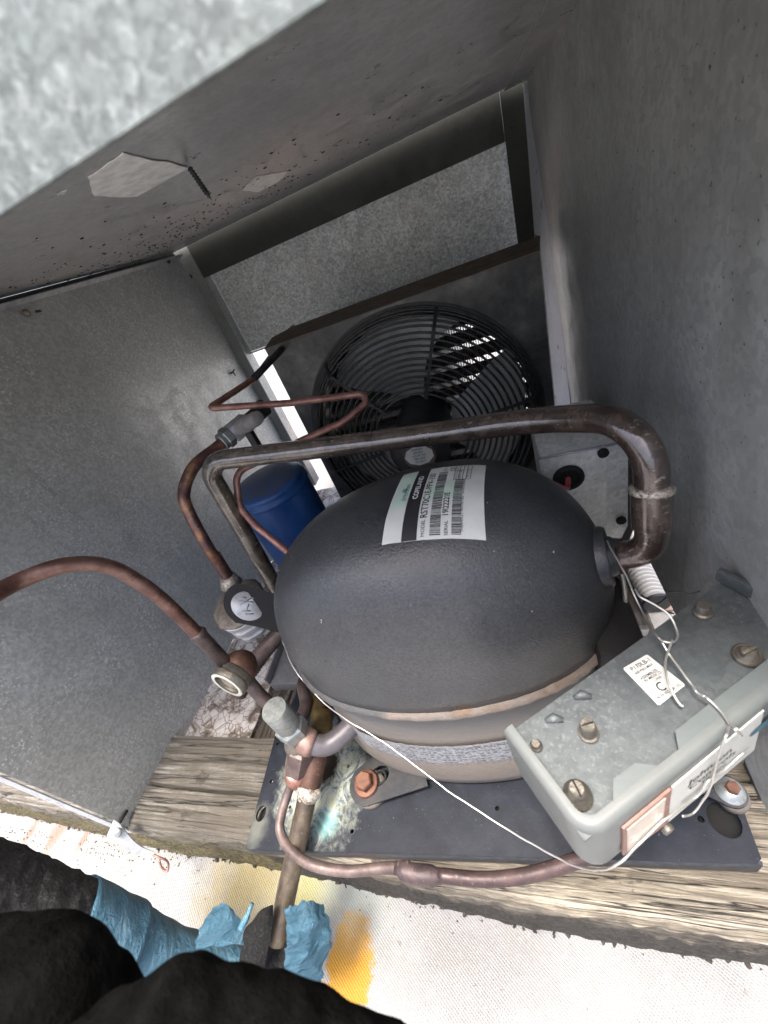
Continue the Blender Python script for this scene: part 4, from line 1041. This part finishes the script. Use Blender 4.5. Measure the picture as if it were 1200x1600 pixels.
for v in bm.verts: v.co += noise.noise_vector(v.co * 120) * .002
obj('valve_body', bm, M_brass, SVc, smooth=True)
bm = BM(); Pq = catmull([(-0.2133, 0.1257, -0.3227), (-0.2027, 0.1228, -0.3292), (-0.1907, 0.1259, -0.3353), (-0.1748, 0.1386, -0.3346), (-0.1653, 0.1539, -0.3338)], 8); tube(bm, Pq, [.0100] * 8 + [.0088] * (len(Pq) - 8), 22, wob=.0003); obj('elbow', bm, plain('purple_grey_pipe', (.13, .12, .13), .45, .3), SVc, smooth=True)
bm = BM(); tube(bm, [Pq[0], Pq[3], Pq[6], Pq[8]], [.0105, .0113, .0113, .0102], 22); obj('braze_collar', bm, copper('pale_copper_collar', (.27, .175, .145), (.14, .09, .07), (.42, .31, .27), .5, .4), SVc, smooth=True)
h0, h1 = V(*(-0.2173, 0.1214, -0.3333)), V(*(-0.2295, 0.1066, -0.3565))
bm = BM(); hexnut(bm, .0118, 0, (h1 - h0).length * .85, h0, h1 - h0, .2, .4); obj('flare_nut', bm, M_cu_dark, SVc)
bm = BM(); lathe(bm, [(.0105, (h1 - h0).length * .8), (.0088, (h1 - h0).length * 1.15), (.0056, (h1 - h0).length * 1.35)], h0, h1 - h0, 20); obj('nut_neck', bm, M_cu, SVc, smooth=True)
# old suction stub going down through the roof edge
OP = thing('suction_riser', 'thick brown old copper pipe running down over the plate edge into the foam', 'copper pipe', V(*(-0.3625, 0.0174, -0.6219)))
a, b = V(*(-0.2115, 0.1225, -0.3526)), V(*(-0.2452, 0.0081, -0.4202)); P = dense([a, b], .005)
bm = BM(); tube(bm, P, .0084, 26, wob=.0005); obj('pipe', bm, M_cu_old, OP, smooth=True)
dd = (b - a).normalized()
bm = BM(); tube(bm, [a - dd * .004, a + dd * .002, a + dd * .022, a + dd * .026], [.0094, .0101, .0101, .0094], 26, wob=.0009); obj('rusty_sleeve', bm, M_rustcu, OP, smooth=True, auto=40)
bm = BM(); tube(bm, [a + dd * t for t in (.024, .027, .031, .036)], [.0094, .0110, .0102, .0084], 40, wob=.0026, wf=130); obj('braze_ring', bm, M_braze, OP, smooth=True)
bm = BM(); Pq = catmull([a - dd * .006, (-0.2152, 0.1508, -0.3533), (-0.2248, 0.1755, -0.3591), (-0.2411, 0.2035, -0.3653)], 8); tube(bm, Pq, .0112, 20, wob=.0012, wf=80); obj('upper_pipe', bm, copper('oily_pipe', (.10, .07, .03), (.03, .018, .01), (.20, .16, .06), .35, .2), OP, smooth=True)
bm = BM(); Pq = catmull([(-0.2363, 0.1518, -0.3489), (-0.2349, 0.1667, -0.3474), (-0.2470, 0.1874, -0.3482)], 6); tube(bm, Pq, .0062, 16); obj('bypass_pipe', bm, M_cu_dark, OP, smooth=True)
# thin line curling from the flare nut to the control
T, P = line('capillary_line', 'thin greyish copper line curving along the plate edge to the grey control', [(-0.2318, 0.1085, -0.3596), (-0.2399, 0.0957, -0.3684), (-0.2442, 0.0816, -0.3741), (-0.2428, 0.0705, -0.3773), (-0.2306, 0.0598, -0.3793), (-0.2077, 0.0520, -0.3797), (-0.1769, 0.0512, -0.3825), (-0.1444, 0.0559, -0.3807), (-0.1234, 0.0580, -0.3793)], .0040, M_cu_dark)
bm = BM(); Pq = catmull([(-0.1348, 0.0567, -0.3799), (-0.1186, 0.0548, -0.3811), (-0.0993, 0.0558, -0.3820)], 6); tube(bm, Pq, [.0044] * 2 + [.0066] * 9 + [.0048] * 2, 20, wob=.0006, wf=150); obj('coupling', bm, copper('mauve_coupling', (.065, .045, .046), (.035, .025, .027), (.13, .095, .088), .5, .3), T, smooth=True)
bm = BM(); Pq = catmull([(-0.1014, 0.0558, -0.3808), (-0.0671, 0.0576, -0.3838), (-0.0356, 0.0629, -0.3807), (-0.0049, 0.0715, -0.3728), (0.0162, 0.0778, -0.3623)], 8); tube(bm, Pq, .0047, 20); obj('line_end', bm, copper('mauve_pipe', (.058, .037, .036), (.03, .021, .021), (.10, .064, .06), .45, .35), T, smooth=True)

# ------------------------------------------------------------------ junction box behind compressor
J = thing('junction_box', 'galvanised junction box behind the right end of the compressor', 'junction box', (.055, .34, -.33))
z1 = -.200; x0, x1, y0, y1 = .0215, .086, .300, .385
face = [(x0, y0, z1), (.079, y0, z1), (.0875, y0, z1 - .012), (.0885, y0, -.291), (.0835, y0, -.306), (.073, y0, -.311), (x0 + .002, y0, -.311)]
bm = BM(); prism(bm, face, (0, y1 - y0, 0)); bmesh.ops.recalc_face_normals(bm, faces=bm.faces); bmesh.ops.bevel(bm, geom=bm.edges[:], offset=.0012, segments=2, affect='EDGES', profile=.5); obj('box', bm, M_box, J, smooth=True, auto=35)
bm = BM(); prism(bm, [(x0 - .001, y0 - .0015, z1 + .001), (.0705, y0 - .0015, z1 + .001), (.0705, y0 - .0015, -.313), (x0, y0 - .0015, -.313)], (0, .0008, 0)); bmesh.ops.recalc_face_normals(bm, faces=bm.faces); obj('cover', bm, M_box, J)
bm = BM(); tube(bm, [(x0 - .001, y0 - .0015, z1 + .0012), (.080, y0 - .0015, z1 + .0012)], .0011, 8); obj('cover_fold', bm, M_flange, J, smooth=True)
for c_ in ((0.0685, 0.2980, -0.2042), (0.0819, 0.2980, -0.2801)):
    bm = BM(); lathe(bm, [(.0042, 0), (.0042, .002), (.0032, .0032)], c_, (0, -1, 0), 18); box(bm, (-.0032, -.0034, -.0006), (.0032, -.0028, .0006), 0, Matrix.Translation(c_)); obj('screw', bm, M_plastic, J)
c_ = V(*(0.0416, 0.2980, -0.2228)); bm = BM(); lathe(bm, [(.0125, 0), (.0125, .002), (.0105, .004), (.0088, .004), (.0080, .0005)], c_, (0, -1, 0), 30, cap=False); gr = obj('grommet', bm, M_plastic, J, smooth=True)
bm = BM(); lathe(bm, [(.0088, .0005), (.0001, .0006)], c_, (0, -1, 0), 24); obj('grommet_opening', bm, M_hole, gr)
bm = BM(); tube(bm, catmull([c_ + V(0, .002, 0), c_ + V(-.004, -.012, -.002), V(*(0.0215, 0.2599, -0.1944))], 6), .0022, 10); obj('wire', bm, M_redwire, J, smooth=True)
bm = BM(); P4 = [V(*(0.0378, 0.3446, -0.1985)), V(*(0.0500, 0.3410, -0.1985)), V(*(0.0479, 0.3105, -0.1985)), V(*(0.0378, 0.3095, -0.1985))]; prism(bm, P4, (0, 0, .0006)); bmesh.ops.recalc_face_normals(bm, faces=bm.faces); obj('sticker', bm, M_cream, J)

# things below the right side of the compressor
bk = thing('terminal_bracket', 'black terminal cover and bracket low at the right of the compressor', 'bracket', (.06, .2, -.40))
bm = BM(); box(bm, (.030, .150, -.385), (.059, .215, -.255), .004); obj('terminal_cover', bm, M_plastic, bk, smooth=True, auto=40)
bm = BM(); q = V(*(0.0593, 0.1970, -0.2992)); box(bm, (-.010, -.002, -.004), (.011, .002, .004), .0006, M=Matrix.Translation(V(*(0.0585, 0.1875, -0.2850))) @ Matrix.Rotation(.15, 4, 'Y')); obj('bracket_tab', bm, M_box, bk, smooth=True, auto=40)
bm = BM(); tube(bm, catmull([(0.0544, 0.1996, -0.2262), (0.0560, 0.1949, -0.2438), (0.0554, 0.1875, -0.2656)], 6), .0016, 8); obj('wire', bm, M_steelg, bk, smooth=True)

# ribbed conduit outside the right panel
CD = thing('flexible_conduit', 'white ribbed flexible conduit in the bright gap below the right panel', 'conduit', V(*(0.1195, 0.3384, -0.4100)))
a, b = V(*(0.1124, 0.3703, -0.4050)), V(*(0.1167, 0.2989, -0.4050)); Pq = dense([a - (b - a) * .6, b], .0006); n_ = len(Pq)
bm = BM(); tube(bm, Pq, [.0112 + .0022 * math.sin(i * 2 * math.pi / 9) for i in range(n_)], 24); obj('ribbed_sleeve', bm, M_pvc, CD, smooth=True)
bm = BM(); tube(bm, [b, b + (b - a).normalized() * .003], .0135, 24); obj('end_ring', bm, M_blackm, CD, smooth=True, auto=40)

# ------------------------------------------------------------------ pressure control
O = V(-.025, .083, -.2); U = V(.83, .557, 0).normalized(); Wv = V(U.y, -U.x, 0); Z = V(0, 0, 1)
WD, LNG, HT = .048, .150, .055
def ctl(u, w, h): return O + U * u + Wv * w + Z * h
PC = thing('pressure_control', 'grey boxed pressure control tied with wire in front of the compressor', 'pressure control', ctl(LNG / 2, WD / 2, -HT))
MR = Matrix.Translation(O) @ Matrix((U, Wv * 1, Z)).transposed().to_4x4()
# chassis plate
bm = BM(); prism(bm, [ctl(.001, .0005, -.0050), ctl(.001, WD - .002, -.0050), ctl(LNG - .001, WD - .002, -.0050), ctl(LNG - .001, .0005, -.0050)], (0, 0, -.0012)); bmesh.ops.recalc_face_normals(bm, faces=bm.faces); obj('top_plate', bm, M_ctl, PC)
bm = BM(); prism(bm, [ctl(.001, .0005, -.0064), ctl(LNG - .001, .0005, -.0064), ctl(LNG - .001, .0005, -HT), ctl(.001, .0005, -HT)], Wv * .001); bmesh.ops.recalc_face_normals(bm, faces=bm.faces); obj('back_plate', bm, M_ctl, PC)
# painted cover: rolled edge along left end and front
rc, rb = .011, .0035
path = [((0, 0), (-1, 0))]
for k in range(6): path.append(((0, (WD - rc) * (k + 1) / 6), (-1, 0)))
for k in range(1, 9):
    t = math.pi + -math.pi / 2 * 0 - (math.pi / 2) * k / 8
    cxx, cww = rc, WD - rc
    nx_, nw_ = -math.cos(math.pi / 2 * k / 8), math.sin(math.pi / 2 * k / 8)
    path.append(((cxx + rc * nx_, cww + rc * nw_), (nx_, nw_)))
for k in range(1, 15): path.append(((rc + (LNG + .02 - rc) * k / 14, WD), (0, 1)))
bm = BM(); cols = []
for (p, n_) in path:
    col = []
    ins = [(rb + .0018, -.0016), (rb + .0016, 0)]
    for q in range(7):
        t = math.pi / 2 * q / 6; ins.append((rb - rb * math.sin(t), -rb + rb * math.cos(t)))
    ins += [(0, -.02), (0, -.034), (.0005, -.042), (.0008, -HT)]
    for (i_, h_) in ins: col.append(bm.verts.new(ctl(p[0] - n_[0] * i_, p[1] - n_[1] * i_, h_)))
    cols.append(col)
for a_, b_ in zip(cols, cols[1:]):
    for k in range(len(a_) - 1): bm.faces.new((a_[k], b_[k], b_[k + 1], a_[k + 1]))
bmesh.ops.recalc_face_normals(bm, faces=bm.faces); obj('cover', bm, M_paintpale, PC, smooth=True, auto=60)
# notched top tab of the cover
def uw(p): q = Vector(p) - O; return (q.dot(U), q.dot(Wv))
notch = [uw(p) for p in ((0.0024, 0.0501, -0.2003), (0.0141, 0.0567, -0.2003), (0.0163, 0.0652, -0.2003), (0.0259, 0.0713, -0.2003), (0.0345, 0.0704, -0.2003), (0.0424, 0.0757, -0.2003), (0.0438, 0.0837, -0.2003), (0.0597, 0.0946, -0.2003), (0.0884, 0.1136, -0.2003))]
tab = [(LNG + .02, notch[-1][1])] + notch[::-1]
tab[1] = (LNG + .01, notch[-1][1])
tab = tab[:1] + tab[2:] if False else tab
inner = [(rb + .001, WD - rc)] 
arc = [(rc - (rc - rb) * math.cos(math.pi / 2 * k / 8), WD - rc + (rc - rb) * math.sin(math.pi / 2 * k / 8)) for k in range(9)]
poly = tab + arc + [(LNG + .02, WD - rb)]
bm = BM(); prism(bm, [ctl(p[0], p[1], -.0003) for p in poly], (0, 0, -.0016)); bmesh.ops.recalc_face_normals(bm, faces=bm.faces); obj('cover_tab', bm, M_paintgrey, PC)
bm = BM(); box(bm, (LNG - .012, -.002, -.004), (LNG - .0085, WD, .004), .001, M=MR); obj('end_flange', bm, M_ctl, PC, smooth=True, auto=40)
# adjusting screws
def adj(c, r, h, slot=True, m=M_brass, cone=False, tilt=(0, 0, 1), sa=.5):
    c = Vector(c); 
    prof = [(r * 1.35, 0), (r * 1.35, .0012), (r * 1.05, .0018), (r * 1.05, h * .55), (r, h * .6), (r, h - .0006), (r * .85, h), (.0001, h)] if not cone else [(r * 1.5, 0), (r * 1.5, .0018), (r * 1.3, .0028), (r * 1.15, h * .45), (r * .92, h * .7), (r * .85, h - .0008), (r * .7, h), (.0001, h)]
    bm = BM(); rings = lathe(bm, prof, c, tilt, 36)
    if not cone:
        for i in (3, 4, 5):
            for k in range(0, 36, 2): rings[i][k].co = c + (rings[i][k].co - c) * .97 + V(0, 0, (rings[i][k].co - c).z * .03)
    s = obj('adjusting_screw', bm, m, PC, smooth=True, auto=35)
    if slot:
        bm = BM(); box(bm, (-r * .8, -r * .10, h - .0005), (r * .8, r * .10, h + .0003), 0, M=Matrix.Translation(c) @ Matrix.Rotation(sa, 4, 'Z')); obj('slot', bm, M_hole, s)
    return s
adj((0.0112, 0.0839, -0.2045), .0032, .0095, sa=.3)
adj((0.0021, 0.0598, -0.2045), .0037, .0095, cone=True, sa=1.9)
adj((-0.0114, 0.0781, -0.2045), .0020, .0035, False)
adj((0.0758, 0.1419, -0.2045), .0030, .0065, False)
c_ = V(*(0.0834, 0.1176, -0.2045)); k5 = adj(c_, .0037, .0045, False, cone=True)
bm = BM(); box(bm, (-.0036, -.0009, .003), (.0036, .0009, .0064), .0004, M=Matrix.Translation(c_) @ Matrix.Rotation(.45, 4, 'Z')); obj('screw_blade', bm, M_brass, k5)
for c_ in ((0.0121, 0.1012, -0.2045), (-0.0021, 0.0905, -0.2045)):
    bm = BM(); q = Vector(c_); tube(bm, [q - U * .004 + Wv * -.001, q, q + U * .003 + Wv * .003], [.001, .0024, .0012], 10); obj('pressed_dimple', bm, M_ctl, PC, smooth=True)
# stickers
zs_ = -.2016
bm = BM(); SQ = [V(*(0.0329, 0.1138, -0.2046)), V(*(0.0452, 0.1206, -0.2046)), V(*(0.0554, 0.1050, -0.2046)), V(*(0.0421, 0.0959, -0.2046))]
cc = []
for i in range(4):
    a_, b_, c2_ = SQ[i - 1], SQ[i], SQ[(i + 1) % 4]
    for t in (.10, .03): cc.append(b_.lerp(a_, t))
    for t in (.03, .10): cc.append(b_.lerp(c2_, t))
prism(bm, cc, (0, 0, .0004)); bmesh.ops.recalc_face_normals(bm, faces=bm.faces); stk = obj('sticker', bm, M_cream, PC)
sx_ = (SQ[1] - SQ[0]); sy_ = (SQ[3] - SQ[0]); sw, sh = sx_.length, sy_.length; sxn, syn = sx_.normalized(), sy_.normalized()
def stx(u, v): return lambda x, y: SQ[0] + sxn * (u * sw + x) + syn * (v * sh - y) + V(0, 0, .0007)
bm = BM()
for s_, u, v, z_ in (('P170LB-1', .16, .17, .0030), ('500 PSIG MAX', .17, .27, .0017), ('ASSEMBLED', .18, .42, .0019), ('IN MEXICO', .22, .50, .0019), ('LR60', .5, .58, .0018), ('ACN 002 968 103', .12, .90, .0018)):
    text_bm(bm, s_, z_, stx(u, v), .95, bold=.00002)
# circular compliance mark
q0 = SQ[0] + sxn * sw * .52 + syn * sh * .72 + V(0, 0, .0007)
for k in range(20):
    t0, t1 = -2.3 + 4.5 * k / 20, -2.3 + 4.5 * (k + 1) / 20
    vs = [bm.verts.new(q0 - sxn * r * math.cos(t) + syn * r * math.sin(t)) for r, t in ((.0014, t0), (.0021, t0), (.0021, t1), (.0014, t1))]; bm.faces.new(vs)
obj('sticker_print', bm, M_ink, stk)
# front: scale window, nameplate
FO = Wv * .0
def fpoly(name, pts, m, off, parent=PC, th=.0005):
    bm = BM(); prism(bm, [Vector(p) + Wv * off for p in pts], Wv * th); bmesh.ops.recalc_face_normals(bm, faces=bm.faces); return obj(name, bm, m, parent)
fr = fpoly('scale_rim', [(0.0157, 0.0525, -0.2110), (0.0363, 0.0663, -0.2092), (0.0391, 0.0682, -0.2603), (0.0164, 0.0530, -0.2531)], M_scalered, .0002, th=.0009)
fpoly('scale_window', [(0.0171, 0.0534, -0.2145), (0.0338, 0.0647, -0.2136), (0.0350, 0.0655, -0.2507), (0.0179, 0.0540, -0.2487)], M_scale, .0012, fr, .0003)
npl = fpoly('nameplate', [(0.0373, 0.0670, -0.2104), (0.0786, 0.0947, -0.2053), (0.0860, 0.0997, -0.2575), (0.0388, 0.0680, -0.2618)], M_cream, .0002)
bm = BM(); n0 = V(*(0.0459, 0.0728, -0.2233)) + Wv * .0010
def ntx(du, dh): return lambda x, y: n0 + U * (du + x) + Z * (dh + y) + Wv * .0
text_bm(bm, 'Johnson', .0078, ntx(.000, -.002), 1.0, bold=.0001); text_bm(bm, 'Controls', .0078, ntx(.001, -.010), 1.0, bold=.0001); text_bm(bm, 'PENN', .0052, ntx(.010, -.0165), 1.1)
for k, (u0, u1, h_) in enumerate(((-.002, .040, -.0185), (-.002, .022, -.0215), (.0, .018, -.024))):
    vs = [bm.verts.new(n0 + U * u + Z * h) for u, h in ((u0, h_), (u1, h_), (u1, h_ + .0006), (u0, h_ + .0006))]; bm.faces.new(vs)
obj('nameplate_print', bm, M_ink, npl)
bm = BM(); q = n0 + U * .044 + Z * -.001
vs = [bm.verts.new(q + U * .008 * math.cos(t) + Z * .004 * math.sin(t)) for t in [2 * math.pi * i / 24 for i in range(24)]]; bm.faces.new(vs); obj('logo', bm, M_inkblue, npl)
bm = BM(); c_ = V(*(0.0388, 0.0668, -0.2638)); lathe(bm, [(.0028, 0), (.0030, .0012), (.0026, .0022), (.001, .0025)], c_, Wv, 18); obj('cover_screw', bm, M_brass, PC, smooth=True, auto=40)
# bellows fittings under the control
BF = thing('bellows_fitting', 'grey ribbed bellows fitting below the right end of the pressure control', 'fitting', V(*(0.1076, 0.1314, -0.3609)))
a, b = V(*(0.1034, 0.1469, -0.3906)), V(*(0.1281, 0.1410, -0.3247)); n_ = 60; Pq = [a.lerp(b, i / n_) for i in range(n_ + 1)]
bm = BM(); tube(bm, Pq, [.0078 + .0022 * math.sin(i * 2 * math.pi / 10) for i in range(n_ + 1)], 24); obj('bellows', bm, M_zinc, BF, smooth=True)
bm = BM(); box(bm, (-.006, -.012, -.02), (.006, .012, .02), .002, M=Matrix.Translation(V(*(0.1356, 0.1412, -0.4165)))); obj('fitting_block', bm, M_paintgrey, BF, smooth=True, auto=40)

# ------------------------------------------------------------------ wires
def wire(name, label, P, r, m, n=8):
    bm = BM(); Q = catmull(P, n); Q = [q + noise.noise_vector(q * 90) * .0005 for q in Q]; tube(bm, Q, r * .6, 8); return tag(obj(name, bm, m, loc=P[0], smooth=True), label, 'wire')
wire('thin_wire', 'long bright thin wire from the left of the compressor seam across to the grey control', [(-0.2218, 0.1839, -0.2619), (-0.2069, 0.1618, -0.2733), (-0.1821, 0.1420, -0.2873), (-0.1604, 0.1317, -0.3046), (-0.1310, 0.1200, -0.3140), (-0.0828, 0.0948, -0.3292), (-0.0407, 0.0751, -0.3336), (-0.0112, 0.0607, -0.3203), (0.0032, 0.0529, -0.2914), (0.0126, 0.0474, -0.2478), (0.0241, 0.0551, -0.2443), (0.0369, 0.0638, -0.2388), (0.0525, 0.0742, -0.2448), (0.0555, 0.0762, -0.2326), (0.0641, 0.0820, -0.2363), (0.0752, 0.0894, -0.2346)], .0009, M_steelw)
wire('hanging_wire', 'bright wire dropping from the thick pipe elbow to the top of the grey control', [(0.0458, 0.1943, -0.1985), (0.0480, 0.1800, -0.2011), (0.0504, 0.1642, -0.2059), (0.0520, 0.1480, -0.2108), (0.0501, 0.1295, -0.1980), (0.0517, 0.1231, -0.1965), (0.0559, 0.1218, -0.1965), (0.0589, 0.1250, -0.1975), (0.0596, 0.1295, -0.1965), (0.0585, 0.1352, -0.1940), (0.0543, 0.1395, -0.1920), (0.0486, 0.1438, -0.1900), (0.0479, 0.1492, -0.1900)], .0009, M_steelg)
wire('twisted_wire', 'bright kinked wire tied over the notched front edge of the grey control', [(0.0513, 0.1221, -0.1955), (0.0531, 0.1146, -0.1980), (0.0554, 0.1056, -0.1985), (0.0570, 0.1012, -0.1985), (0.0567, 0.0987, -0.1975), (0.0576, 0.0978, -0.1985), (0.0581, 0.0960, -0.1965), (0.0594, 0.0956, -0.1980), (0.0617, 0.0906, -0.1985), (0.0627, 0.0852, -0.1975), (0.0626, 0.0816, -0.1946), (0.0677, 0.0850, -0.2069), (0.0612, 0.0794, -0.1884), (0.0619, 0.0838, -0.1960), (0.0548, 0.0745, -0.1821), (0.0549, 0.0746, -0.1992), (0.0576, 0.0770, -0.2223), (0.0583, 0.0775, -0.2466), (0.0562, 0.0761, -0.2622), (0.0523, 0.0735, -0.2666), (0.0464, 0.0695, -0.2568)], .0008, M_steelw, 6)
wire('loose_wire_end', 'dull loose wire end lying across the small white sticker on the grey control', [(0.0561, 0.1225, -0.1960), (0.0529, 0.1180, -0.1965), (0.0496, 0.1120, -0.1970), (0.0480, 0.1047, -0.1975), (0.0481, 0.0985, -0.1985), (0.0493, 0.0947, -0.2003), (0.0504, 0.0938, -0.2003)], .0009, M_steelg)
wire('black_tie_wire', 'black tie wire with a twisted end, by the ribbed white conduit', [(0.0777, 0.1950, -0.2333), (0.0788, 0.1916, -0.2402), (0.0796, 0.1895, -0.2469), (0.0855, 0.1888, -0.2476), (0.0915, 0.1863, -0.2474), (0.0955, 0.1850, -0.2444)], .0008, M_black)
wire('black_tie_wire', 'black tie wire wrapped round the end of the ribbed white conduit', [(0.0793, 0.1888, -0.2459), (0.0765, 0.1853, -0.2490), (0.0696, 0.1815, -0.2483), (0.0621, 0.1818, -0.2384), (0.0692, 0.1785, -0.2450), (0.0734, 0.1741, -0.2463), (0.0761, 0.1705, -0.2437)], .0009, M_black)

# ------------------------------------------------------------------ insulated pipe, tape
IN = thing('insulated_pipe', 'pipe wrapped in black foam and blue tape, lying on the roof at lower left', 'pipe insulation', V(*(-0.3649, -0.0137, -0.3897)))
ia, ib, ic = V(*(-0.3817, -0.0097, -0.2081)), V(*(-0.3609, -0.0142, -0.3136)), V(*(-0.2902, -0.0167, -0.4625))
P = catmull([ia, (-0.3771, -0.0098, -0.2548), ib, (-0.3352, -0.0206, -0.3947), ic], 26)
n_ = len(P); cut = n_ * 2 // 4
def ins_tube(a_, b_, rf, m, name, wob, wf):
    bm = BM(); seg = P[a_:b_]; tube(bm, seg, [rf(i / (n_ - 1)) for i in range(a_, b_)], 64, wob=wob, wf=wf); return obj(name, bm, m, IN, smooth=True)
rad = lambda t: .0345 - .004 * t
ins_tube(0, cut + 2, rad, M_foam, 'foam_sleeve', .0018, 160)
ins_tube(cut, cut + 17, lambda t: rad(t) + .0012, M_tape, 'tape_wrap', .0012, 70)
ins_tube(cut + 16, n_ - 2, lambda t: rad(t) + .0004 - .012 * max(0, (t - .6)) * 2.6, M_tape, 'tape_wrap', .0016, 60)
# split foam round the riser with tape flaps
SF = thing('split_foam_sleeve', 'black foam sleeve slit open around the brown riser with loose blue tape flaps', 'pipe insulation', V(*(-0.2756, -0.0024, -0.4781)))
def leaf(cpts, wpts, m, name, bulge, rag=0.0, nu=16, nv=20, parent=SF, thick=.006):
    """a curled strip: two side curves lofted, bowed toward the viewer"""
    A = catmull(cpts, 8); B2 = catmull(wpts, 8); bm = BM()
    def f_(u, v):
        i = v * (len(A) - 1); k = min(int(i), len(A) - 2); t = i - k
        a = A[k].lerp(A[k + 1], t); b = B2[k].lerp(B2[k + 1], t)
        if rag > .0025:
            v_ = (b - a); a = a - v_ * .07 * noise.noise(a * 260); b = b + v_ * .10 * noise.noise(b * 260 + V(4, 0, 0)); a = a + (A[-1] - A[0]) * (.05 * (1 - v) * noise.noise(V(u * 9, 0, 0))); b = b + (B2[-1] - B2[0]) * (.05 * (1 - v) * noise.noise(V(u * 9, 0, 0)))
        p = a.lerp(b, u); n = (-p).normalized()
        return p + n * bulge * math.sin(math.pi * u) + noise.noise_vector(p * 90) * rag
    grid(bm, f_, nu, nv); bmesh.ops.solidify(bm, geom=bm.faces[:], thickness=thick); bmesh.ops.recalc_face_normals(bm, faces=bm.faces)
    return obj(name, bm, m, parent, smooth=True, auto=70)
leaf([(-0.2404, 0.0264, -0.3898), (-0.2546, 0.0178, -0.3931), (-0.2674, 0.0038, -0.4045), (-0.2718, -0.0161, -0.4247)], [(-0.2389, 0.0267, -0.3903), (-0.2373, 0.0170, -0.3935), (-0.2419, 0.0036, -0.4051), (-0.2522, -0.0167, -0.4226)], M_foam, 'foam_half', .008, .002)
leaf([(-0.2423, 0.0158, -0.4204), (-0.2475, 0.0068, -0.4293), (-0.2549, -0.0046, -0.4332), (-0.2637, -0.0205, -0.4492)], [(-0.2403, 0.0161, -0.4211), (-0.2347, 0.0083, -0.4276), (-0.2280, -0.0023, -0.4384), (-0.2246, -0.0179, -0.4540)], M_foam, 'foam_half', .004, .002)
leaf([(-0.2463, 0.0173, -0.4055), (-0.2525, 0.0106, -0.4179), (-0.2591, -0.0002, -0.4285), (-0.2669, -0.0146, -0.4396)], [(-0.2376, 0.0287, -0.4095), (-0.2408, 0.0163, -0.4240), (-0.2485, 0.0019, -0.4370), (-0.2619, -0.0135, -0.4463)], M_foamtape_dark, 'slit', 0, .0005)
leaf([(-0.2300, 0.0275, -0.3943), (-0.2283, 0.0188, -0.3997), (-0.2307, 0.0057, -0.4123), (-0.2329, -0.0088, -0.4267)], [(-0.2107, 0.0332, -0.4152), (-0.2027, 0.0231, -0.4262), (-0.2068, 0.0043, -0.4418), (-0.2198, -0.0171, -0.4557)], M_tape, 'tape_flap', .006, .0028, 26, 30, thick=.0012)
leaf([(-0.2867, 0.0223, -0.3865), (-0.2951, 0.0124, -0.3878), (-0.2997, 0.0036, -0.3898), (-0.3008, -0.0044, -0.3928)], [(-0.2782, 0.0204, -0.3938), (-0.2718, 0.0136, -0.3995), (-0.2671, 0.0079, -0.4026), (-0.2666, 0.0005, -0.4058)], M_tape, 'tape_flap', .003, .0026, 20, 20, thick=.0012)
bm = BM(); tube(bm, catmull([(-0.2564, 0.0242, -0.3871), (-0.2603, 0.0169, -0.3911), (-0.2652, 0.0095, -0.3946)], 5), [.0016] * 5 + [.0026] * 6, 10); obj('tape_twist', bm, M_tape, SF, smooth=True)

# dark foam bulges close to the lens
def bulge(name, label, blobs, seed):
    """one lumpy skin: radial tube whose radius follows the listed silhouette"""
    T = tag(obj(name, blobs, M_foam2, loc=V(*(-0.1063, -0.0153, -0.1353)), smooth=True), label, 'pipe insulation'); return T
def lump(P, rs, seed):
    bm = BM(); Q = catmull(P, 12); m = len(P) - 1; rr = []
    for i in range(len(Q)):
        t = i / 12; k = min(int(t), m - 1); f_ = t - k; f_ = f_ * f_ * (3 - 2 * f_); rr.append(rs[k] * (1 - f_) + rs[k + 1] * f_)
    tube(bm, Q, rr, 48, wob=.0016, wf=140)
    return bm
bulge('foam_insulation', 'dark lumpy foam insulation out of focus in the lower left corner', lump([(-0.1931, -0.0333, -0.1186), (-0.1666, -0.0244, -0.1218), (-0.1453, -0.0207, -0.1290), (-0.1389, -0.0228, -0.1407), (-0.1301, -0.0289, -0.1608)], [.018, .0190, .0200, .0175, .014], 1), 1)
bulge('foam_insulation', 'dark foam insulation bulging along the bottom edge, out of focus', lump([(-0.1182, -0.0309, -0.1229), (-0.1072, -0.0236, -0.1282), (-0.0950, -0.0204, -0.1310), (-0.0784, -0.0174, -0.1364), (-0.0654, -0.0173, -0.1436), (-0.0512, -0.0173, -0.1517), (-0.0365, -0.0207, -0.1646)], [.012, .0145, .0185, .0150, .0135, .0115, .010], 2), 2)
